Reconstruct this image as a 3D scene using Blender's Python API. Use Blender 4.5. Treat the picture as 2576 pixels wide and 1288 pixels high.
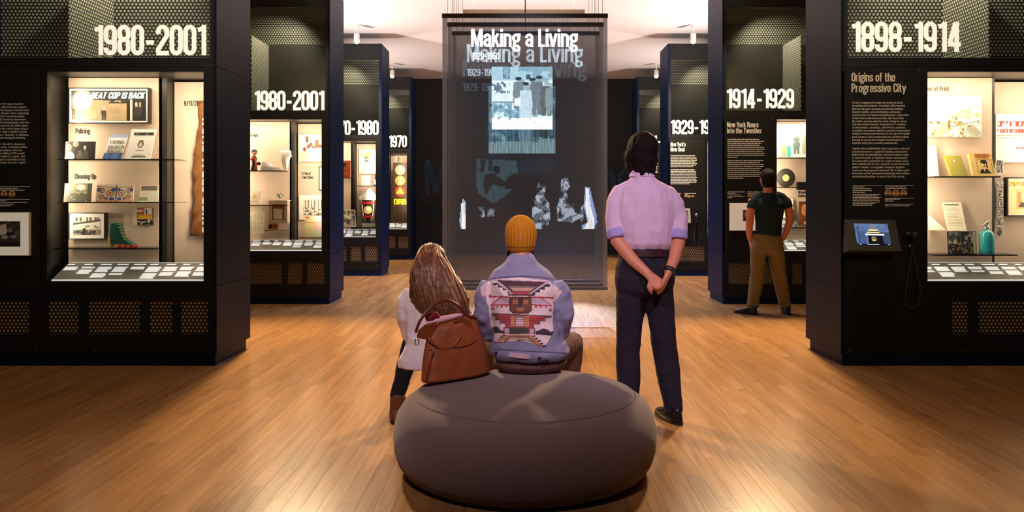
import bpy, bmesh, math, random
import numpy as np
from mathutils import Vector, Matrix, noise as mnoise
from mathutils.bvhtree import BVHTree

random.seed(7); RNG = np.random.RandomState(11)
for o in list(bpy.data.objects): bpy.data.objects.remove(o, do_unlink=True)
scene = bpy.context.scene
COL = scene.collection

# ---------------------------------------------------------------- camera
FPX, CX, CY, CAMH = 2000.0, 1312.0, 503.0, 1.37
cam = bpy.data.cameras.new('camera'); camo = bpy.data.objects.new('camera', cam); COL.objects.link(camo)
camo.location = (0, 0, CAMH); camo.rotation_euler = (math.pi/2, 0, 0)
cam.sensor_fit = 'HORIZONTAL'; cam.sensor_width = 36; cam.lens = FPX/2576*36
cam.shift_x = -(CX-1288)/2576; cam.shift_y = -(644-CY)/2576
cam.clip_end = 100
scene.camera = camo
def P(px, py, Y): return Vector(((px-CX)*Y/FPX, Y, CAMH-(py-CY)*Y/FPX))

# ---------------------------------------------------------------- light
vs = scene.view_settings
vs.view_transform = 'Standard'; vs.look = 'None'; vs.exposure = 0.0; vs.gamma = 1.0; vs.use_curve_mapping = False
world = bpy.data.worlds.new('world'); scene.world = world; world.use_nodes = True
world.node_tree.nodes['Background'].inputs[0].default_value = (0.9, 0.75, 0.7, 1)
world.node_tree.nodes['Background'].inputs[1].default_value = 0.02

def aim(o, target):
    d = Vector(target)-o.location
    o.rotation_euler = d.to_track_quat('-Z', 'Y').to_euler()
def spot(name, loc, target, power, color, angle=80, blend=0.5, radius=0.05):
    l = bpy.data.lights.new(name, 'SPOT'); l.energy = power; l.color = color
    l.spot_size = math.radians(angle); l.spot_blend = blend; l.shadow_soft_size = radius
    o = bpy.data.objects.new(name, l); COL.objects.link(o); o.location = loc; aim(o, target); return o
def area(name, loc, target, power, color, sx, sy, spread=180):
    l = bpy.data.lights.new(name, 'AREA'); l.energy = power; l.color = color; l.shape = 'RECTANGLE'
    l.size = sx; l.size_y = sy; l.spread = math.radians(spread)
    o = bpy.data.objects.new(name, l); COL.objects.link(o); o.location = loc; aim(o, target); return o

WARM = (1.0, 0.70, 0.40); CASEW = (1.0, 0.79, 0.57); BLUE = (0.66, 0.78, 1.0); PINK = (1.0, 0.78, 0.86)
CAB_Y = [6.57, 10.45, 14.33, 18.21]; XL, XR = -2.52, 2.64; CEIL = 4.42; BACKY = 20.0; CAB_D = 0.815; CAB_TOP = 4.19
# hanging gallery lamps, one ahead of each cabinet on either side of the aisle
LAMPS = [(-2.83, 9.85), (2.95, 9.85), (-2.86, 13.8), (2.98, 13.8), (-2.88, 17.7), (3.0, 17.7), (-2.83, 5.95), (2.95, 5.95)]
LAMP_Z = 4.13
LAMP_W = [2150, 2150, 700, 700, 520, 520, 70, 70]
for i, (x, y) in enumerate(LAMPS):
    spot('gallery_lamp_light', (x, y, LAMP_Z-0.06), (x*0.72 if i < 2 else x*0.6 if i < 6 else x*1.02, y-4.3 if i < 2 else y-0.6, 0), LAMP_W[i], WARM, 88 if i < 2 else 96, 0.75, 0.2 if i < 2 else 0.12)
for i, (x, y) in enumerate(LAMPS[:6]):   # extra spot added at each lamp to brighten the cabinet it hangs before
    spot('gallery_lamp_light', (x, y, LAMP_Z-0.06), (x*1.05, CAB_Y[1+i//2], 1.9), 150, (1.0, .84, .64), 75, 0.9, 0.04)
# lamps on the ceiling behind the viewer that wash the bench and the visitors
spot('front_lamp_light', (-0.9, 0.6, 4.2), (-0.1, 4.5, 0.85), 420, PINK, 36, 0.8, 0.10)
spot('front_lamp_light', (1.4, 0.9, 4.2), (0.7, 4.9, 1.15), 420, (1.0, 0.76, 0.92), 34, 0.8, 0.10)
spot('front_lamp_light', (-3.4, 1.2, 4.2), (-3.9, 6.5, 2.1), 190, (1.0, .86, .68), 52, 0.9, 0.1)  # this side pair is added, unseen, to brighten the text panels
spot('front_lamp_light', (3.4, 1.2, 4.2), (3.3, 6.5, 2.1), 190, (1.0, .86, .68), 52, 0.9, 0.1)
# the projector above the bench: throws through the hanging scrims on to floor and wall
spot('projector_light', (0.05, 4.8, 3.9), (0.1, 8.6, 1.2), 260, BLUE, 50, 0.35, 0.03)
# a second projector at the far side of the scrims, shining down the aisle floor
spot('projector_light', (0.35, 13.5, 4.1), (0.28, 9.4, 0), 13500, (0.36, 0.50, 1.0), 25, 0.8, 0.05)
# unseen blue spot added in mid-air to tint the cabinet flanks as spill
spot('flank_fill', (0.1, 12.6, 3.3), (0.1, 12.7, 0), 750, (0.22, 0.42, 1.0), 150, 0.8, 0.1)
# up-light on the suspended bar
area('uplight', (0.0, 11.2, 4.10), (0.0, 11.35, 5), 60, (1.0, 0.88, 0.84), 1.7, 0.1)
# unseen spots added in the side bays, turned up to brighten the ceiling
for sx in (-1, 1):
    spot('bay_fill', (sx*4.1, 12.4, 2.3), (sx*1.2, 13.0, CEIL), 680, (1.0, 0.90, 0.87), 120, 0.9, 0.15)
    spot('bay_fill', (sx*4.1, 16.4, 2.3), (sx*1.2, 17.0, CEIL), 300, (1.0, 0.90, 0.88), 120, 0.9, 0.15)

# ---------------------------------------------------------------- materials
MATS = {}
def s2l(c):
    return tuple((x/12.92 if x <= 0.04045 else ((x+0.055)/1.055)**2.4) for x in c)
def hexc(r, g, b): return s2l((r/255, g/255, b/255))
def mat(name, color=(0.5, 0.5, 0.5), rough=0.5, metal=0.0, emis=0.0, ecol=None, bump=0.0, bscale=200.0, var=0.0, vscale=8.0, spec=0.5, stretch=(1, 1, 1), sheen=0.0, coat=0.0):
    if name in MATS: return MATS[name]
    m = bpy.data.materials.new(name); m.use_nodes = True; nt = m.node_tree
    b = nt.nodes['Principled BSDF']
    b.inputs['Base Color'].default_value = (*color, 1); b.inputs['Roughness'].default_value = rough
    b.inputs['Metallic'].default_value = metal; b.inputs['Specular IOR Level'].default_value = spec
    if sheen: b.inputs['Sheen Weight'].default_value = sheen
    if coat: b.inputs['Coat Weight'].default_value = coat
    if emis:
        b.inputs['Emission Color'].default_value = (*(ecol or color), 1); b.inputs['Emission Strength'].default_value = emis
    if bump or var:
        tc = nt.nodes.new('ShaderNodeTexCoord'); mp = nt.nodes.new('ShaderNodeMapping'); mp.inputs['Scale'].default_value = stretch
        nt.links.new(tc.outputs['Object'], mp.inputs['Vector'])
    if bump:
        n = nt.nodes.new('ShaderNodeTexNoise'); n.inputs['Scale'].default_value = bscale; n.inputs['Detail'].default_value = 3
        bp = nt.nodes.new('ShaderNodeBump'); bp.inputs['Strength'].default_value = bump; bp.inputs['Distance'].default_value = 0.004
        nt.links.new(mp.outputs[0], n.inputs['Vector']); nt.links.new(n.outputs[0], bp.inputs['Height']); nt.links.new(bp.outputs[0], b.inputs['Normal'])
    if var:
        n = nt.nodes.new('ShaderNodeTexNoise'); n.inputs['Scale'].default_value = vscale; n.inputs['Detail'].default_value = 5
        mx = nt.nodes.new('ShaderNodeMix'); mx.data_type = 'RGBA'
        mx.inputs[6].default_value = (*[c*(1-var) for c in color], 1); mx.inputs[7].default_value = (*[min(1, c*(1+var)) for c in color], 1)
        nt.links.new(mp.outputs[0], n.inputs['Vector']); nt.links.new(n.outputs[0], mx.inputs[0]); nt.links.new(mx.outputs[2], b.inputs['Base Color'])
    MATS[name] = m; return m
def print_mat(name='print', rough=0.55, emis=0.0):
    if name in MATS: return MATS[name]
    m = bpy.data.materials.new(name); m.use_nodes = True; nt = m.node_tree; b = nt.nodes['Principled BSDF']
    a = nt.nodes.new('ShaderNodeAttribute'); a.attribute_name = 'ink'
    nt.links.new(a.outputs['Color'], b.inputs['Base Color']); b.inputs['Roughness'].default_value = rough
    if emis:
        nt.links.new(a.outputs['Color'], b.inputs['Emission Color']); b.inputs['Emission Strength'].default_value = emis
    MATS[name] = m; return m
def projected_mat(name, strength, attr=True, color=(0.8, 0.92, 1.0), alpha=1.0, streak=0.0):
    """light of a projected picture caught by the weave of a scrim"""
    if name in MATS: return MATS[name]
    m = bpy.data.materials.new(name); m.use_nodes = True; nt = m.node_tree; nt.nodes.clear()
    out = nt.nodes.new('ShaderNodeOutputMaterial'); em = nt.nodes.new('ShaderNodeEmission'); tr = nt.nodes.new('ShaderNodeBsdfTransparent'); mx = nt.nodes.new('ShaderNodeMixShader')
    em.inputs['Color'].default_value = (*color, 1); em.inputs['Strength'].default_value = strength
    mx.inputs[0].default_value = alpha
    fac = None
    if attr:
        a = nt.nodes.new('ShaderNodeAttribute'); a.attribute_name = 'ink'; nt.links.new(a.outputs['Color'], em.inputs['Color']); fac = a.outputs['Alpha']
    if streak:
        tc = nt.nodes.new('ShaderNodeTexCoord'); mp = nt.nodes.new('ShaderNodeMapping'); mp.inputs['Scale'].default_value = (60, 1, 4)
        n = nt.nodes.new('ShaderNodeTexNoise'); n.inputs['Scale'].default_value = 1.0; n.inputs['Detail'].default_value = 2
        mr = nt.nodes.new('ShaderNodeMapRange'); mr.inputs['From Min'].default_value = 0.35; mr.inputs['From Max'].default_value = 0.62; mr.inputs['To Min'].default_value = 1-streak; mr.inputs['To Max'].default_value = 1
        nt.links.new(tc.outputs['Object'], mp.inputs['Vector']); nt.links.new(mp.outputs[0], n.inputs['Vector']); nt.links.new(n.outputs[0], mr.inputs['Value'])
        mul = nt.nodes.new('ShaderNodeMath'); mul.operation = 'MULTIPLY'; mul.inputs[1].default_value = alpha
        nt.links.new(mr.outputs[0], mul.inputs[0])
        if fac:
            m2 = nt.nodes.new('ShaderNodeMath'); m2.operation = 'MULTIPLY'; nt.links.new(mul.outputs[0], m2.inputs[0]); nt.links.new(fac, m2.inputs[1]); fac = m2.outputs[0]
        else: fac = mul.outputs[0]
    if fac: nt.links.new(fac, mx.inputs[0])
    nt.links.new(tr.outputs[0], mx.inputs[1]); nt.links.new(em.outputs[0], mx.inputs[2]); nt.links.new(mx.outputs[0], out.inputs[0])
    MATS[name] = m; return m
def glass_mat():
    if 'glass' in MATS: return MATS['glass']
    m = bpy.data.materials.new('glass'); m.use_nodes = True; nt = m.node_tree; nt.nodes.clear()
    out = nt.nodes.new('ShaderNodeOutputMaterial'); gl = nt.nodes.new('ShaderNodeBsdfGlossy'); tr = nt.nodes.new('ShaderNodeBsdfTransparent'); mx = nt.nodes.new('ShaderNodeMixShader')
    lw = nt.nodes.new('ShaderNodeFresnel'); lw.inputs[0].default_value = 1.45
    gl.inputs['Roughness'].default_value = 0.02; tr.inputs[0].default_value = (0.97, 0.98, 0.97, 1)
    nt.links.new(lw.outputs[0], mx.inputs[0]); nt.links.new(tr.outputs[0], mx.inputs[1]); nt.links.new(gl.outputs[0], mx.inputs[2]); nt.links.new(mx.outputs[0], out.inputs[0])
    MATS['glass'] = m; return m
def scrim_mat(name, alpha, color):
    m = bpy.data.materials.new(name); m.use_nodes = True; nt = m.node_tree; nt.nodes.clear()
    out = nt.nodes.new('ShaderNodeOutputMaterial'); df = nt.nodes.new('ShaderNodeBsdfDiffuse'); tl = nt.nodes.new('ShaderNodeBsdfTranslucent'); ad = nt.nodes.new('ShaderNodeMixShader'); tr = nt.nodes.new('ShaderNodeBsdfTransparent'); mx = nt.nodes.new('ShaderNodeMixShader')
    tc = nt.nodes.new('ShaderNodeTexCoord'); mp = nt.nodes.new('ShaderNodeMapping'); mp.inputs['Scale'].default_value = (90, 1, 5)
    n = nt.nodes.new('ShaderNodeTexNoise'); n.inputs['Scale'].default_value = 1.0; n.inputs['Detail'].default_value = 4
    mr = nt.nodes.new('ShaderNodeMapRange'); mr.inputs['From Min'].default_value = 0.3; mr.inputs['From Max'].default_value = 0.7; mr.inputs['To Min'].default_value = alpha-0.07; mr.inputs['To Max'].default_value = alpha+0.07
    nt.links.new(tc.outputs['Object'], mp.inputs[0]); nt.links.new(mp.outputs[0], n.inputs['Vector']); nt.links.new(n.outputs[0], mr.inputs['Value']); nt.links.new(mr.outputs[0], mx.inputs[0])
    df.inputs[0].default_value = (*color, 1); tl.inputs[0].default_value = (*color, 1); ad.inputs[0].default_value = 0.3
    nt.links.new(df.outputs[0], ad.inputs[1]); nt.links.new(tl.outputs[0], ad.inputs[2]); nt.links.new(tr.outputs[0], mx.inputs[1]); nt.links.new(ad.outputs[0], mx.inputs[2]); nt.links.new(mx.outputs[0], out.inputs[0])
    return m
def perf_mat(name, pitch, radius, metal_col, hole_col, axes='XZ', rough=0.45):
    """dark perforated sheet; light through its staggered round holes is painted as their colour"""
    if name in MATS: return MATS[name]
    m = bpy.data.materials.new(name); m.use_nodes = True; nt = m.node_tree; b = nt.nodes['Principled BSDF']; L = nt.links.new
    def math_(op, a, bb=None):
        n = nt.nodes.new('ShaderNodeMath'); n.operation = op
        for i, v in enumerate((a, bb)):
            if v is None: continue
            if isinstance(v, (int, float)): n.inputs[i].default_value = v
            else: L(v, n.inputs[i])
        return n.outputs[0]
    g = nt.nodes.new('ShaderNodeNewGeometry'); sp = nt.nodes.new('ShaderNodeSeparateXYZ'); L(g.outputs['Position'], sp.inputs[0])
    u = math_('DIVIDE', sp.outputs[axes[0]], pitch); v = math_('DIVIDE', sp.outputs[axes[1]], pitch*math.sqrt(3))
    def cell(off):
        fu = math_('SUBTRACT', math_('FRACT', math_('ADD', u, off)), 0.5); fv = math_('MULTIPLY', math_('SUBTRACT', math_('FRACT', math_('ADD', v, off)), 0.5), math.sqrt(3))
        return math_('SQRT', math_('ADD', math_('MULTIPLY', fu, fu), math_('MULTIPLY', fv, fv)))
    d = math_('MINIMUM', cell(0.0), cell(0.5))
    mr = nt.nodes.new('ShaderNodeMapRange'); mr.interpolation_type = 'SMOOTHSTEP'
    mr.inputs['From Min'].default_value = radius-0.07; mr.inputs['From Max'].default_value = radius+0.07; mr.inputs['To Min'].default_value = 1; mr.inputs['To Max'].default_value = 0
    L(d, mr.inputs['Value'])
    mx = nt.nodes.new('ShaderNodeMix'); mx.data_type = 'RGBA'; mx.inputs[6].default_value = (*metal_col, 1); mx.inputs[7].default_value = (*hole_col, 1)
    L(mr.outputs[0], mx.inputs[0]); L(mx.outputs[2], b.inputs['Base Color']); b.inputs['Roughness'].default_value = rough
    MATS[name] = m; return m

M_BLACK = mat('cabinet_black', (0.008, 0.0075, 0.008), 0.45, spec=.3, var=0.15, vscale=3)
M_NAVY = mat('cabinet_navy', (0.003, 0.0105, 0.036), 0.45, spec=.12, var=0.1, vscale=2)
M_PANEL = mat('graphic_panel', (0.010, 0.0095, 0.0085), 0.55, spec=.25)
M_POST = mat('post_dark', (0.03, 0.028, 0.024), 0.4)
M_CREAM = mat('case_fabric', hexc(208, 186, 166), 0.9, bump=0.15, bscale=400, var=0.05, vscale=3, stretch=(8, 8, 0.6))
M_INK = mat('ink_white', hexc(250, 244, 230), 0.5)
M_DATE = mat('date_white', hexc(252, 246, 232), 0.5, emis=0.72, ecol=(1.0, 0.92, 0.77))  # vinyl letters, not a lamp: added emission stands in for light on them
M_INKB = mat('ink_black', hexc(38, 33, 30), 0.6)
M_EDGE = mat('shelf_edge', (0.03, 0.03, 0.026), 0.2)
M_RAIL = mat('rail_grey', hexc(132, 128, 122), 0.5)
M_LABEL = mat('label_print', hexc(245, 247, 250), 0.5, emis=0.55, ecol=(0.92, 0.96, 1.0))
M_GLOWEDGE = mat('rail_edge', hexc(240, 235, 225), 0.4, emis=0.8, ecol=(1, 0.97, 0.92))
M_FRAMEB = mat('frame_black', (0.012, 0.011, 0.010), 0.35)
M_WHITE = mat('mat_board', hexc(244, 238, 226), 0.7)
M_PAPER = mat('paper', hexc(240, 228, 208), 0.75)
M_METAL = mat('steel', (0.6, 0.6, 0.6), 0.3, metal=1.0)
M_PRINT = print_mat()
M_GLASS = glass_mat()
def shelf_glass():
    m = bpy.data.materials.new('shelf_glass'); m.use_nodes = True; nt = m.node_tree; nt.nodes.clear()
    out = nt.nodes.new('ShaderNodeOutputMaterial'); gl = nt.nodes.new('ShaderNodeBsdfGlossy'); tr = nt.nodes.new('ShaderNodeBsdfTransparent'); mx = nt.nodes.new('ShaderNodeMixShader')
    lw = nt.nodes.new('ShaderNodeFresnel'); lw.inputs[0].default_value = 1.45; gl.inputs['Roughness'].default_value = 0.05; gl.inputs[0].default_value = (.5, .5, .5, 1); tr.inputs[0].default_value = (0.86, 0.88, 0.84, 1)
    nt.links.new(lw.outputs[0], mx.inputs[0]); nt.links.new(tr.outputs[0], mx.inputs[1]); nt.links.new(gl.outputs[0], mx.inputs[2]); nt.links.new(mx.outputs[0], out.inputs[0])
    return m
M_SHELF = shelf_glass()

# ---------------------------------------------------------------- mesh building
class MB:
    def __init__(s): s.v = []; s.f = []
    def add(s, v, f):
        n = len(s.v); s.v += [tuple(p) for p in v]; s.f += [tuple(i+n for i in q) for q in f]; return s
    def box(s, x0, x1, y0, y1, z0, z1):
        x0, x1 = min(x0, x1), max(x0, x1); y0, y1 = min(y0, y1), max(y0, y1); z0, z1 = min(z0, z1), max(z0, z1)
        v = [(x0, y0, z0), (x1, y0, z0), (x1, y1, z0), (x0, y1, z0), (x0, y0, z1), (x1, y0, z1), (x1, y1, z1), (x0, y1, z1)]
        return s.add(v, [(0, 3, 2, 1), (4, 5, 6, 7), (0, 1, 5, 4), (1, 2, 6, 5), (2, 3, 7, 6), (3, 0, 4, 7)])
    def frame(s, x0, x1, z0, z1, w, y0, y1):
        s.box(x0, x1, y0, y1, z1-w, z1); s.box(x0, x1, y0, y1, z0, z0+w); s.box(x0, x0+w, y0, y1, z0+w, z1-w); s.box(x1-w, x1, y0, y1, z0+w, z1-w); return s
    def slab(s, tl, tr, bl, thick):
        """parallelogram board with front face tl,tr,bl and thickness behind it"""
        tl, tr, bl = Vector(tl), Vector(tr), Vector(bl); br = tr+bl-tl
        n = (tr-tl).cross(bl-tl).normalized()
        if n.y < 0: n = -n
        q = [tl, tr, br, bl]; v = q+[p+n*thick for p in q]
        return s.add(v, [(0, 3, 2, 1), (4, 5, 6, 7), (0, 1, 5, 4), (1, 2, 6, 5), (2, 3, 7, 6), (3, 0, 4, 7)])
    def tube(s, pts, rad, n=12, caps=True, ref=None, closed=False):
        pts = [Vector(p) for p in pts]; k = len(pts)
        if not isinstance(rad, (list, tuple)): rad = [rad]*k
        elif len(rad) == 2 and k != 2: rad = [rad]*k
        base = len(s.v); prev = None
        for i, p in enumerate(pts):
            if closed: t = pts[(i+1) % k]-pts[i-1]
            else: t = pts[min(i+1, k-1)]-pts[max(i-1, 0)]
            t.normalize()
            if ref is not None: a = Vector(ref)-t*t.dot(Vector(ref))
            elif prev is None: a = t.orthogonal()
            else: a = prev-t*t.dot(prev)
            if a.length < 1e-5: a = t.orthogonal()
            a.normalize(); prev = a; b = t.cross(a)
            r = rad[i]; ra, rb = r if isinstance(r, (tuple, list)) else (r, r)
            for j in range(n):
                g = 2*math.pi*j/n; s.v.append(tuple(p+a*math.cos(g)*ra+b*math.sin(g)*rb))
        for i in range(k if closed else k-1):
            i2 = (i+1) % k
            for j in range(n):
                j2 = (j+1) % n; s.f.append((base+i*n+j, base+i*n+j2, base+i2*n+j2, base+i2*n+j))
        if caps and not closed:
            s.f.append(tuple(base+j for j in reversed(range(n)))); s.f.append(tuple(base+(k-1)*n+j for j in range(n)))
        return s
    def rings(s, rings, n=28, e=2.0, caps=True):
        """horizontal super-ellipse sections (cx,cy,cz,rx,ry)"""
        base = len(s.v); k = len(rings)
        for (cx, cy, cz, rx, ry) in rings:
            for j in range(n):
                g = 2*math.pi*j/n; c, q = math.cos(g), math.sin(g)
                s.v.append((cx+rx*math.copysign(abs(c)**(2/e), c), cy+ry*math.copysign(abs(q)**(2/e), q), cz))
        for i in range(k-1):
            for j in range(n):
                j2 = (j+1) % n; s.f.append((base+i*n+j, base+i*n+j2, base+(i+1)*n+j2, base+(i+1)*n+j))
        if caps:
            s.f.append(tuple(base+j for j in reversed(range(n)))); s.f.append(tuple(base+(k-1)*n+j for j in range(n)))
        return s
    def lathe(s, prof, c=(0, 0, 0), n=32):
        return s.rings([(c[0], c[1], c[2]+z, r, r) for r, z in prof], n)
    def ball(s, c, r, nu=16, nv=10, rot=None):
        rx, ry, rz = r if isinstance(r, (tuple, list)) else (r, r, r); c = Vector(c)
        v = []; f = []
        for i in range(nv+1):
            th = math.pi*i/nv
            for j in range(nu):
                ph = 2*math.pi*j/nu; p = Vector((rx*math.sin(th)*math.cos(ph), ry*math.sin(th)*math.sin(ph), rz*math.cos(th)))
                if rot is not None: p = rot @ p
                v.append(c+p)
        for i in range(nv):
            for j in range(nu):
                j2 = (j+1) % nu; f.append((i*nu+j, (i+1)*nu+j, (i+1)*nu+j2, i*nu+j2))
        return s.add(v, f)
    def disc(s, c, r, y, n=28, thick=0.0):
        v = [(c[0]+r*math.cos(2*math.pi*j/n), y, c[1]+r*math.sin(2*math.pi*j/n)) for j in range(n)]
        if not thick: return s.add(v, [tuple(range(n))])
        v += [(a, b+thick, d) for a, b, d in v]
        return s.add(v, [tuple(range(n)), tuple(n+j for j in reversed(range(n)))]+[(j, n+j, n+(j+1) % n, (j+1) % n) for j in range(n)])
    def prism(s, poly, y, thick):
        """polygon in x,z extruded along y"""
        n = len(poly); v = [(a, y, b) for a, b in poly]+[(a, y+thick, b) for a, b in poly]
        return s.add(v, [tuple(range(n)), tuple(n+j for j in reversed(range(n)))]+[(j, n+j, n+(j+1) % n, (j+1) % n) for j in range(n)])
    def xf(s, M):
        s.v = [tuple(M @ Vector(p)) for p in s.v]; return s

def wloc(o):
    l = Vector((0, 0, 0))
    while o is not None: l += o.location; o = o.parent
    return l
def tag(o, label=None, cat=None, group=None, kind=None):
    for k, v in (('label', label), ('category', cat), ('group', group), ('kind', kind)):
        if v: o[k] = v
    return o
def mesh_obj(name, me, m, parent=None, origin=None):
    o = bpy.data.objects.new(name, me); COL.objects.link(o)
    if m is not None: me.materials.append(m)
    off = wloc(parent) if parent is not None else (Vector(origin) if origin is not None else Vector((0, 0, 0)))
    if off.length > 0: me.transform(Matrix.Translation(-off))
    if parent is not None: o.parent = parent
    else: o.location = off
    return o
def build(name, mb, m, parent=None, smooth=False, origin=None, fix=True):
    me = bpy.data.meshes.new(name); me.from_pydata(mb.v, [], mb.f); me.update()
    if fix:
        bm = bmesh.new(); bm.from_mesh(me); bmesh.ops.recalc_face_normals(bm, faces=bm.faces); bm.to_mesh(me); bm.free()
    if smooth: me.polygons.foreach_set('use_smooth', [True]*len(me.polygons))
    if parent is None and origin is None:
        a = np.array(mb.v); origin = ((a[:, 0].min()+a[:, 0].max())/2, (a[:, 1].min()+a[:, 1].max())/2, a[:, 2].min())
    return mesh_obj(name, me, m, parent, origin)
def empty(name, loc, label, cat, group=None):
    o = bpy.data.objects.new(name, None); COL.objects.link(o); o.location = loc; o.empty_display_size = 0.1
    return tag(o, label, cat, group)

# ---------------------------------------------------------------- condensed lettering drawn with strokes
FH = 0.066
def arc(cx, cy, rx, ry, a0, a1, n=6):
    return [(cx+rx*math.cos(math.radians(a0+(a1-a0)*i/n)), cy+ry*math.sin(math.radians(a0+(a1-a0)*i/n))) for i in range(n+1)]
def oval(x0, y0, x1, y1):
    rx = (x1-x0)/2; ry = min(rx*1.15, (y1-y0)/2); cx = (x0+x1)/2
    p = arc(cx, y1-ry, rx, ry, 180, 0, 8)+arc(cx, y0+ry, rx, ry, 0, -180, 8); return p+[p[0]]
def glyphs():
    h = FH; b = h; T = 1-h; X = 0.74; xt = X-h; w = 0.27; c = w/2; G = {}
    G['0'] = (w, [oval(0, b, w, T)])
    G['1'] = (.15, [[(.15, 0), (.15, 1)], [(-.04, .83), (.15, .90)]])
    G['2'] = (w, [[(0, .70), (0, T-c)]+arc(c, T-c, c, c, 180, 0)[1:]+[(w, .64), (.0, .2), (0, .1)], [(-h, h), (w+h, h)]])
    G['3'] = (w, [[(0, .72), (0, T-c)]+arc(c, T-c, c, c, 180, 0)[1:]+[(w, .64)]+arc(c, .64, c, .12, 0, -100)[1:], [(c-.03, .52)]+arc(c, .40, c, .12, 90, 0)[1:]+[(w, b+c)]+arc(c, b+c, c, c, 0, -180)[1:]+[(0, .28)]])
    G['4'] = (.3, [[(.22, 0), (.22, 1)], [(.19, .97), (.0, .28)], [(-.05, .25), (.35, .25)]])
    G['5'] = (w, [[(w+.03, T), (0, T), (0, .52)], [(0, .55)]+arc(c, .52, c, c, 150, 0)[1:]+[(w, b+c)]+arc(c, b+c, c, c, 0, -180)[1:]+[(0, .27)]])
    G['6'] = (w, [oval(0, b, w, .6), [(w, .76), (w, T-c)]+arc(c, T-c, c, c, 0, 180)[1:]+[(0, .3)]])
    G['7'] = (w, [[(-h, T), (w, T), (w, .86), (.09, 0)]])
    G['8'] = (w, [oval(0, .5, w, T), oval(0, b, w, .54)])
    G['9'] = (w, [oval(0, .42, w, T), [(0, .25), (0, b+c)]+arc(c, b+c, c, c, 180, 360)[1:]+[(w, .7)]])
    G['-'] = (.2, [[(-.02, .42), (.22, .42)]]); G['–'] = G['-']; G['—'] = (.5, [[(0, .42), (.5, .42)]])
    G['.'] = (.02, [[(.01, 0), (.01, .14)]]); G[','] = (.03, [[(.02, .14), (.0, -.1)]]); G["'"] = (.02, [[(.02, 1), (.0, .76)]]); G['"'] = (.14, [[(0, 1), (0, .76)], [(.14, 1), (.14, .76)]])
    G['/'] = (.26, [[(0, -.05), (.26, 1.05)]]); G[':'] = (.02, [[(.01, .05), (.01, .2)], [(.01, .5), (.01, .65)]])
    # lower case
    G['a'] = (.25, [[(.0, .5), (0, xt-.1)]+arc(.125, xt-.125, .125, .125, 180, 0)[1:]+[(.25, 0)], [(.25, .42), (.1, .39)]+arc(.11, .22, .11, .155, 90, 270)[1:]+[(.25, .16)]])
    G['b'] = (.26, [[(0, 0), (0, 1)], oval(0, b, .26, xt)]); G['d'] = (.26, [[(.26, 0), (.26, 1)], oval(0, b, .26, xt)])
    G['c'] = (.25, [[(.25, .48), (.25, xt-.125)]+arc(.125, xt-.125, .125, .125, 0, 180)[1:]+arc(.125, b+.125, .125, .125, 180, 360)+[(.25, .28)]])
    G['e'] = (.25, [[(.0, .40), (.25, .40), (.25, xt-.125)]+arc(.125, xt-.125, .125, .125, 0, 180)[1:]+arc(.125, b+.125, .125, .125, 180, 360)+[(.25, .24)]])
    G['f'] = (.17, [[(.06, 0), (.06, .82)]+arc(.15, .84, .09, .10, 180, 90)[1:]+[(.21, .94)], [(-.04, xt), (.19, xt)]])
    G['g'] = (.26, [oval(0, .3, .26, xt), oval(0, -.22, .27, .06), [(.05, .3), (.03, .12), (.12, .06)], [(.18, xt), (.34, xt)]])
    G['h'] = (.26, [[(0, 0), (0, 1)], [(0, .45)]+arc(.13, xt-.13, .13, .13, 180, 0)+[(.26, 0)]])
    G['i'] = (.0, [[(0, 0), (0, X)], [(0, .84), (0, 1)]]); G['j'] = (.04, [[(.04, X), (.04, -.1), (-.06, -.18)], [(.04, .84), (.04, 1)]])
    G['k'] = (.25, [[(0, 0), (0, 1)], [(.24, X), (.02, .34)], [(.1, .44), (.26, 0)]]); G['l'] = (.0, [[(0, 0), (0, 1)]])
    G['n'] = (.26, [[(0, 0), (0, X)], [(0, .45)]+arc(.13, xt-.13, .13, .13, 180, 0)+[(.26, 0)]])
    G['m'] = (.48, [[(0, 0), (0, X)], [(0, .45)]+arc(.12, xt-.12, .12, .12, 180, 0)+[(.24, 0)], [(.24, .45)]+arc(.36, xt-.12, .12, .12, 180, 0)+[(.48, 0)]])
    G['o'] = (.26, [oval(0, b, .26, xt)]); G['p'] = (.26, [[(0, -.22), (0, X)], oval(0, b, .26, xt)]); G['q'] = (.26, [[(.26, -.22), (.26, X)], oval(0, b, .26, xt)])
    G['r'] = (.16, [[(0, 0), (0, X)], [(0, .45)]+arc(.13, xt-.13, .13, .13, 180, 80)])
    G['s'] = (.24, [[(.24, .52), (.24, xt-.1)]+arc(.12, xt-.12, .12, .12, 0, 180)[1:]+[(0, .5), (.05, .43), (.19, .33), (.24, .26), (.24, b+.12)]+arc(.12, b+.12, .12, .12, 0, -180)[1:]+[(0, .25)]])
    G['t'] = (.16, [[(.05, .95), (.05, .16)]+arc(.14, .15, .09, .09, 180, 270)[1:]+[(.2, .06)], [(-.05, xt), (.18, xt)]])
    G['u'] = (.26, [[(.26, 0), (.26, X)], [(0, X), (0, b+.13)]+arc(.13, b+.13, .13, .13, 180, 360)[1:]])
    G['v'] = (.26, [[(-.02, X), (.13, 0)], [(.28, X), (.13, 0)]]); G['w'] = (.42, [[(0, X), (.1, 0)], [(.21, X), (.1, 0)], [(.21, X), (.32, 0)], [(.42, X), (.32, 0)]])
    G['x'] = (.26, [[(0, 0), (.26, X)], [(0, X), (.26, 0)]]); G['y'] = (.26, [[(-.02, X), (.13, .05)], [(.28, X), (.1, -.15), (.0, -.17)]]); G['z'] = (.22, [[(0, xt), (.24, xt), (0, h), (.26, h)]])
    # capitals
    G['A'] = (.34, [[(-.02, 0), (.17, 1)], [(.36, 0), (.17, 1)], [(.05, .26), (.29, .26)]])
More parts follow.
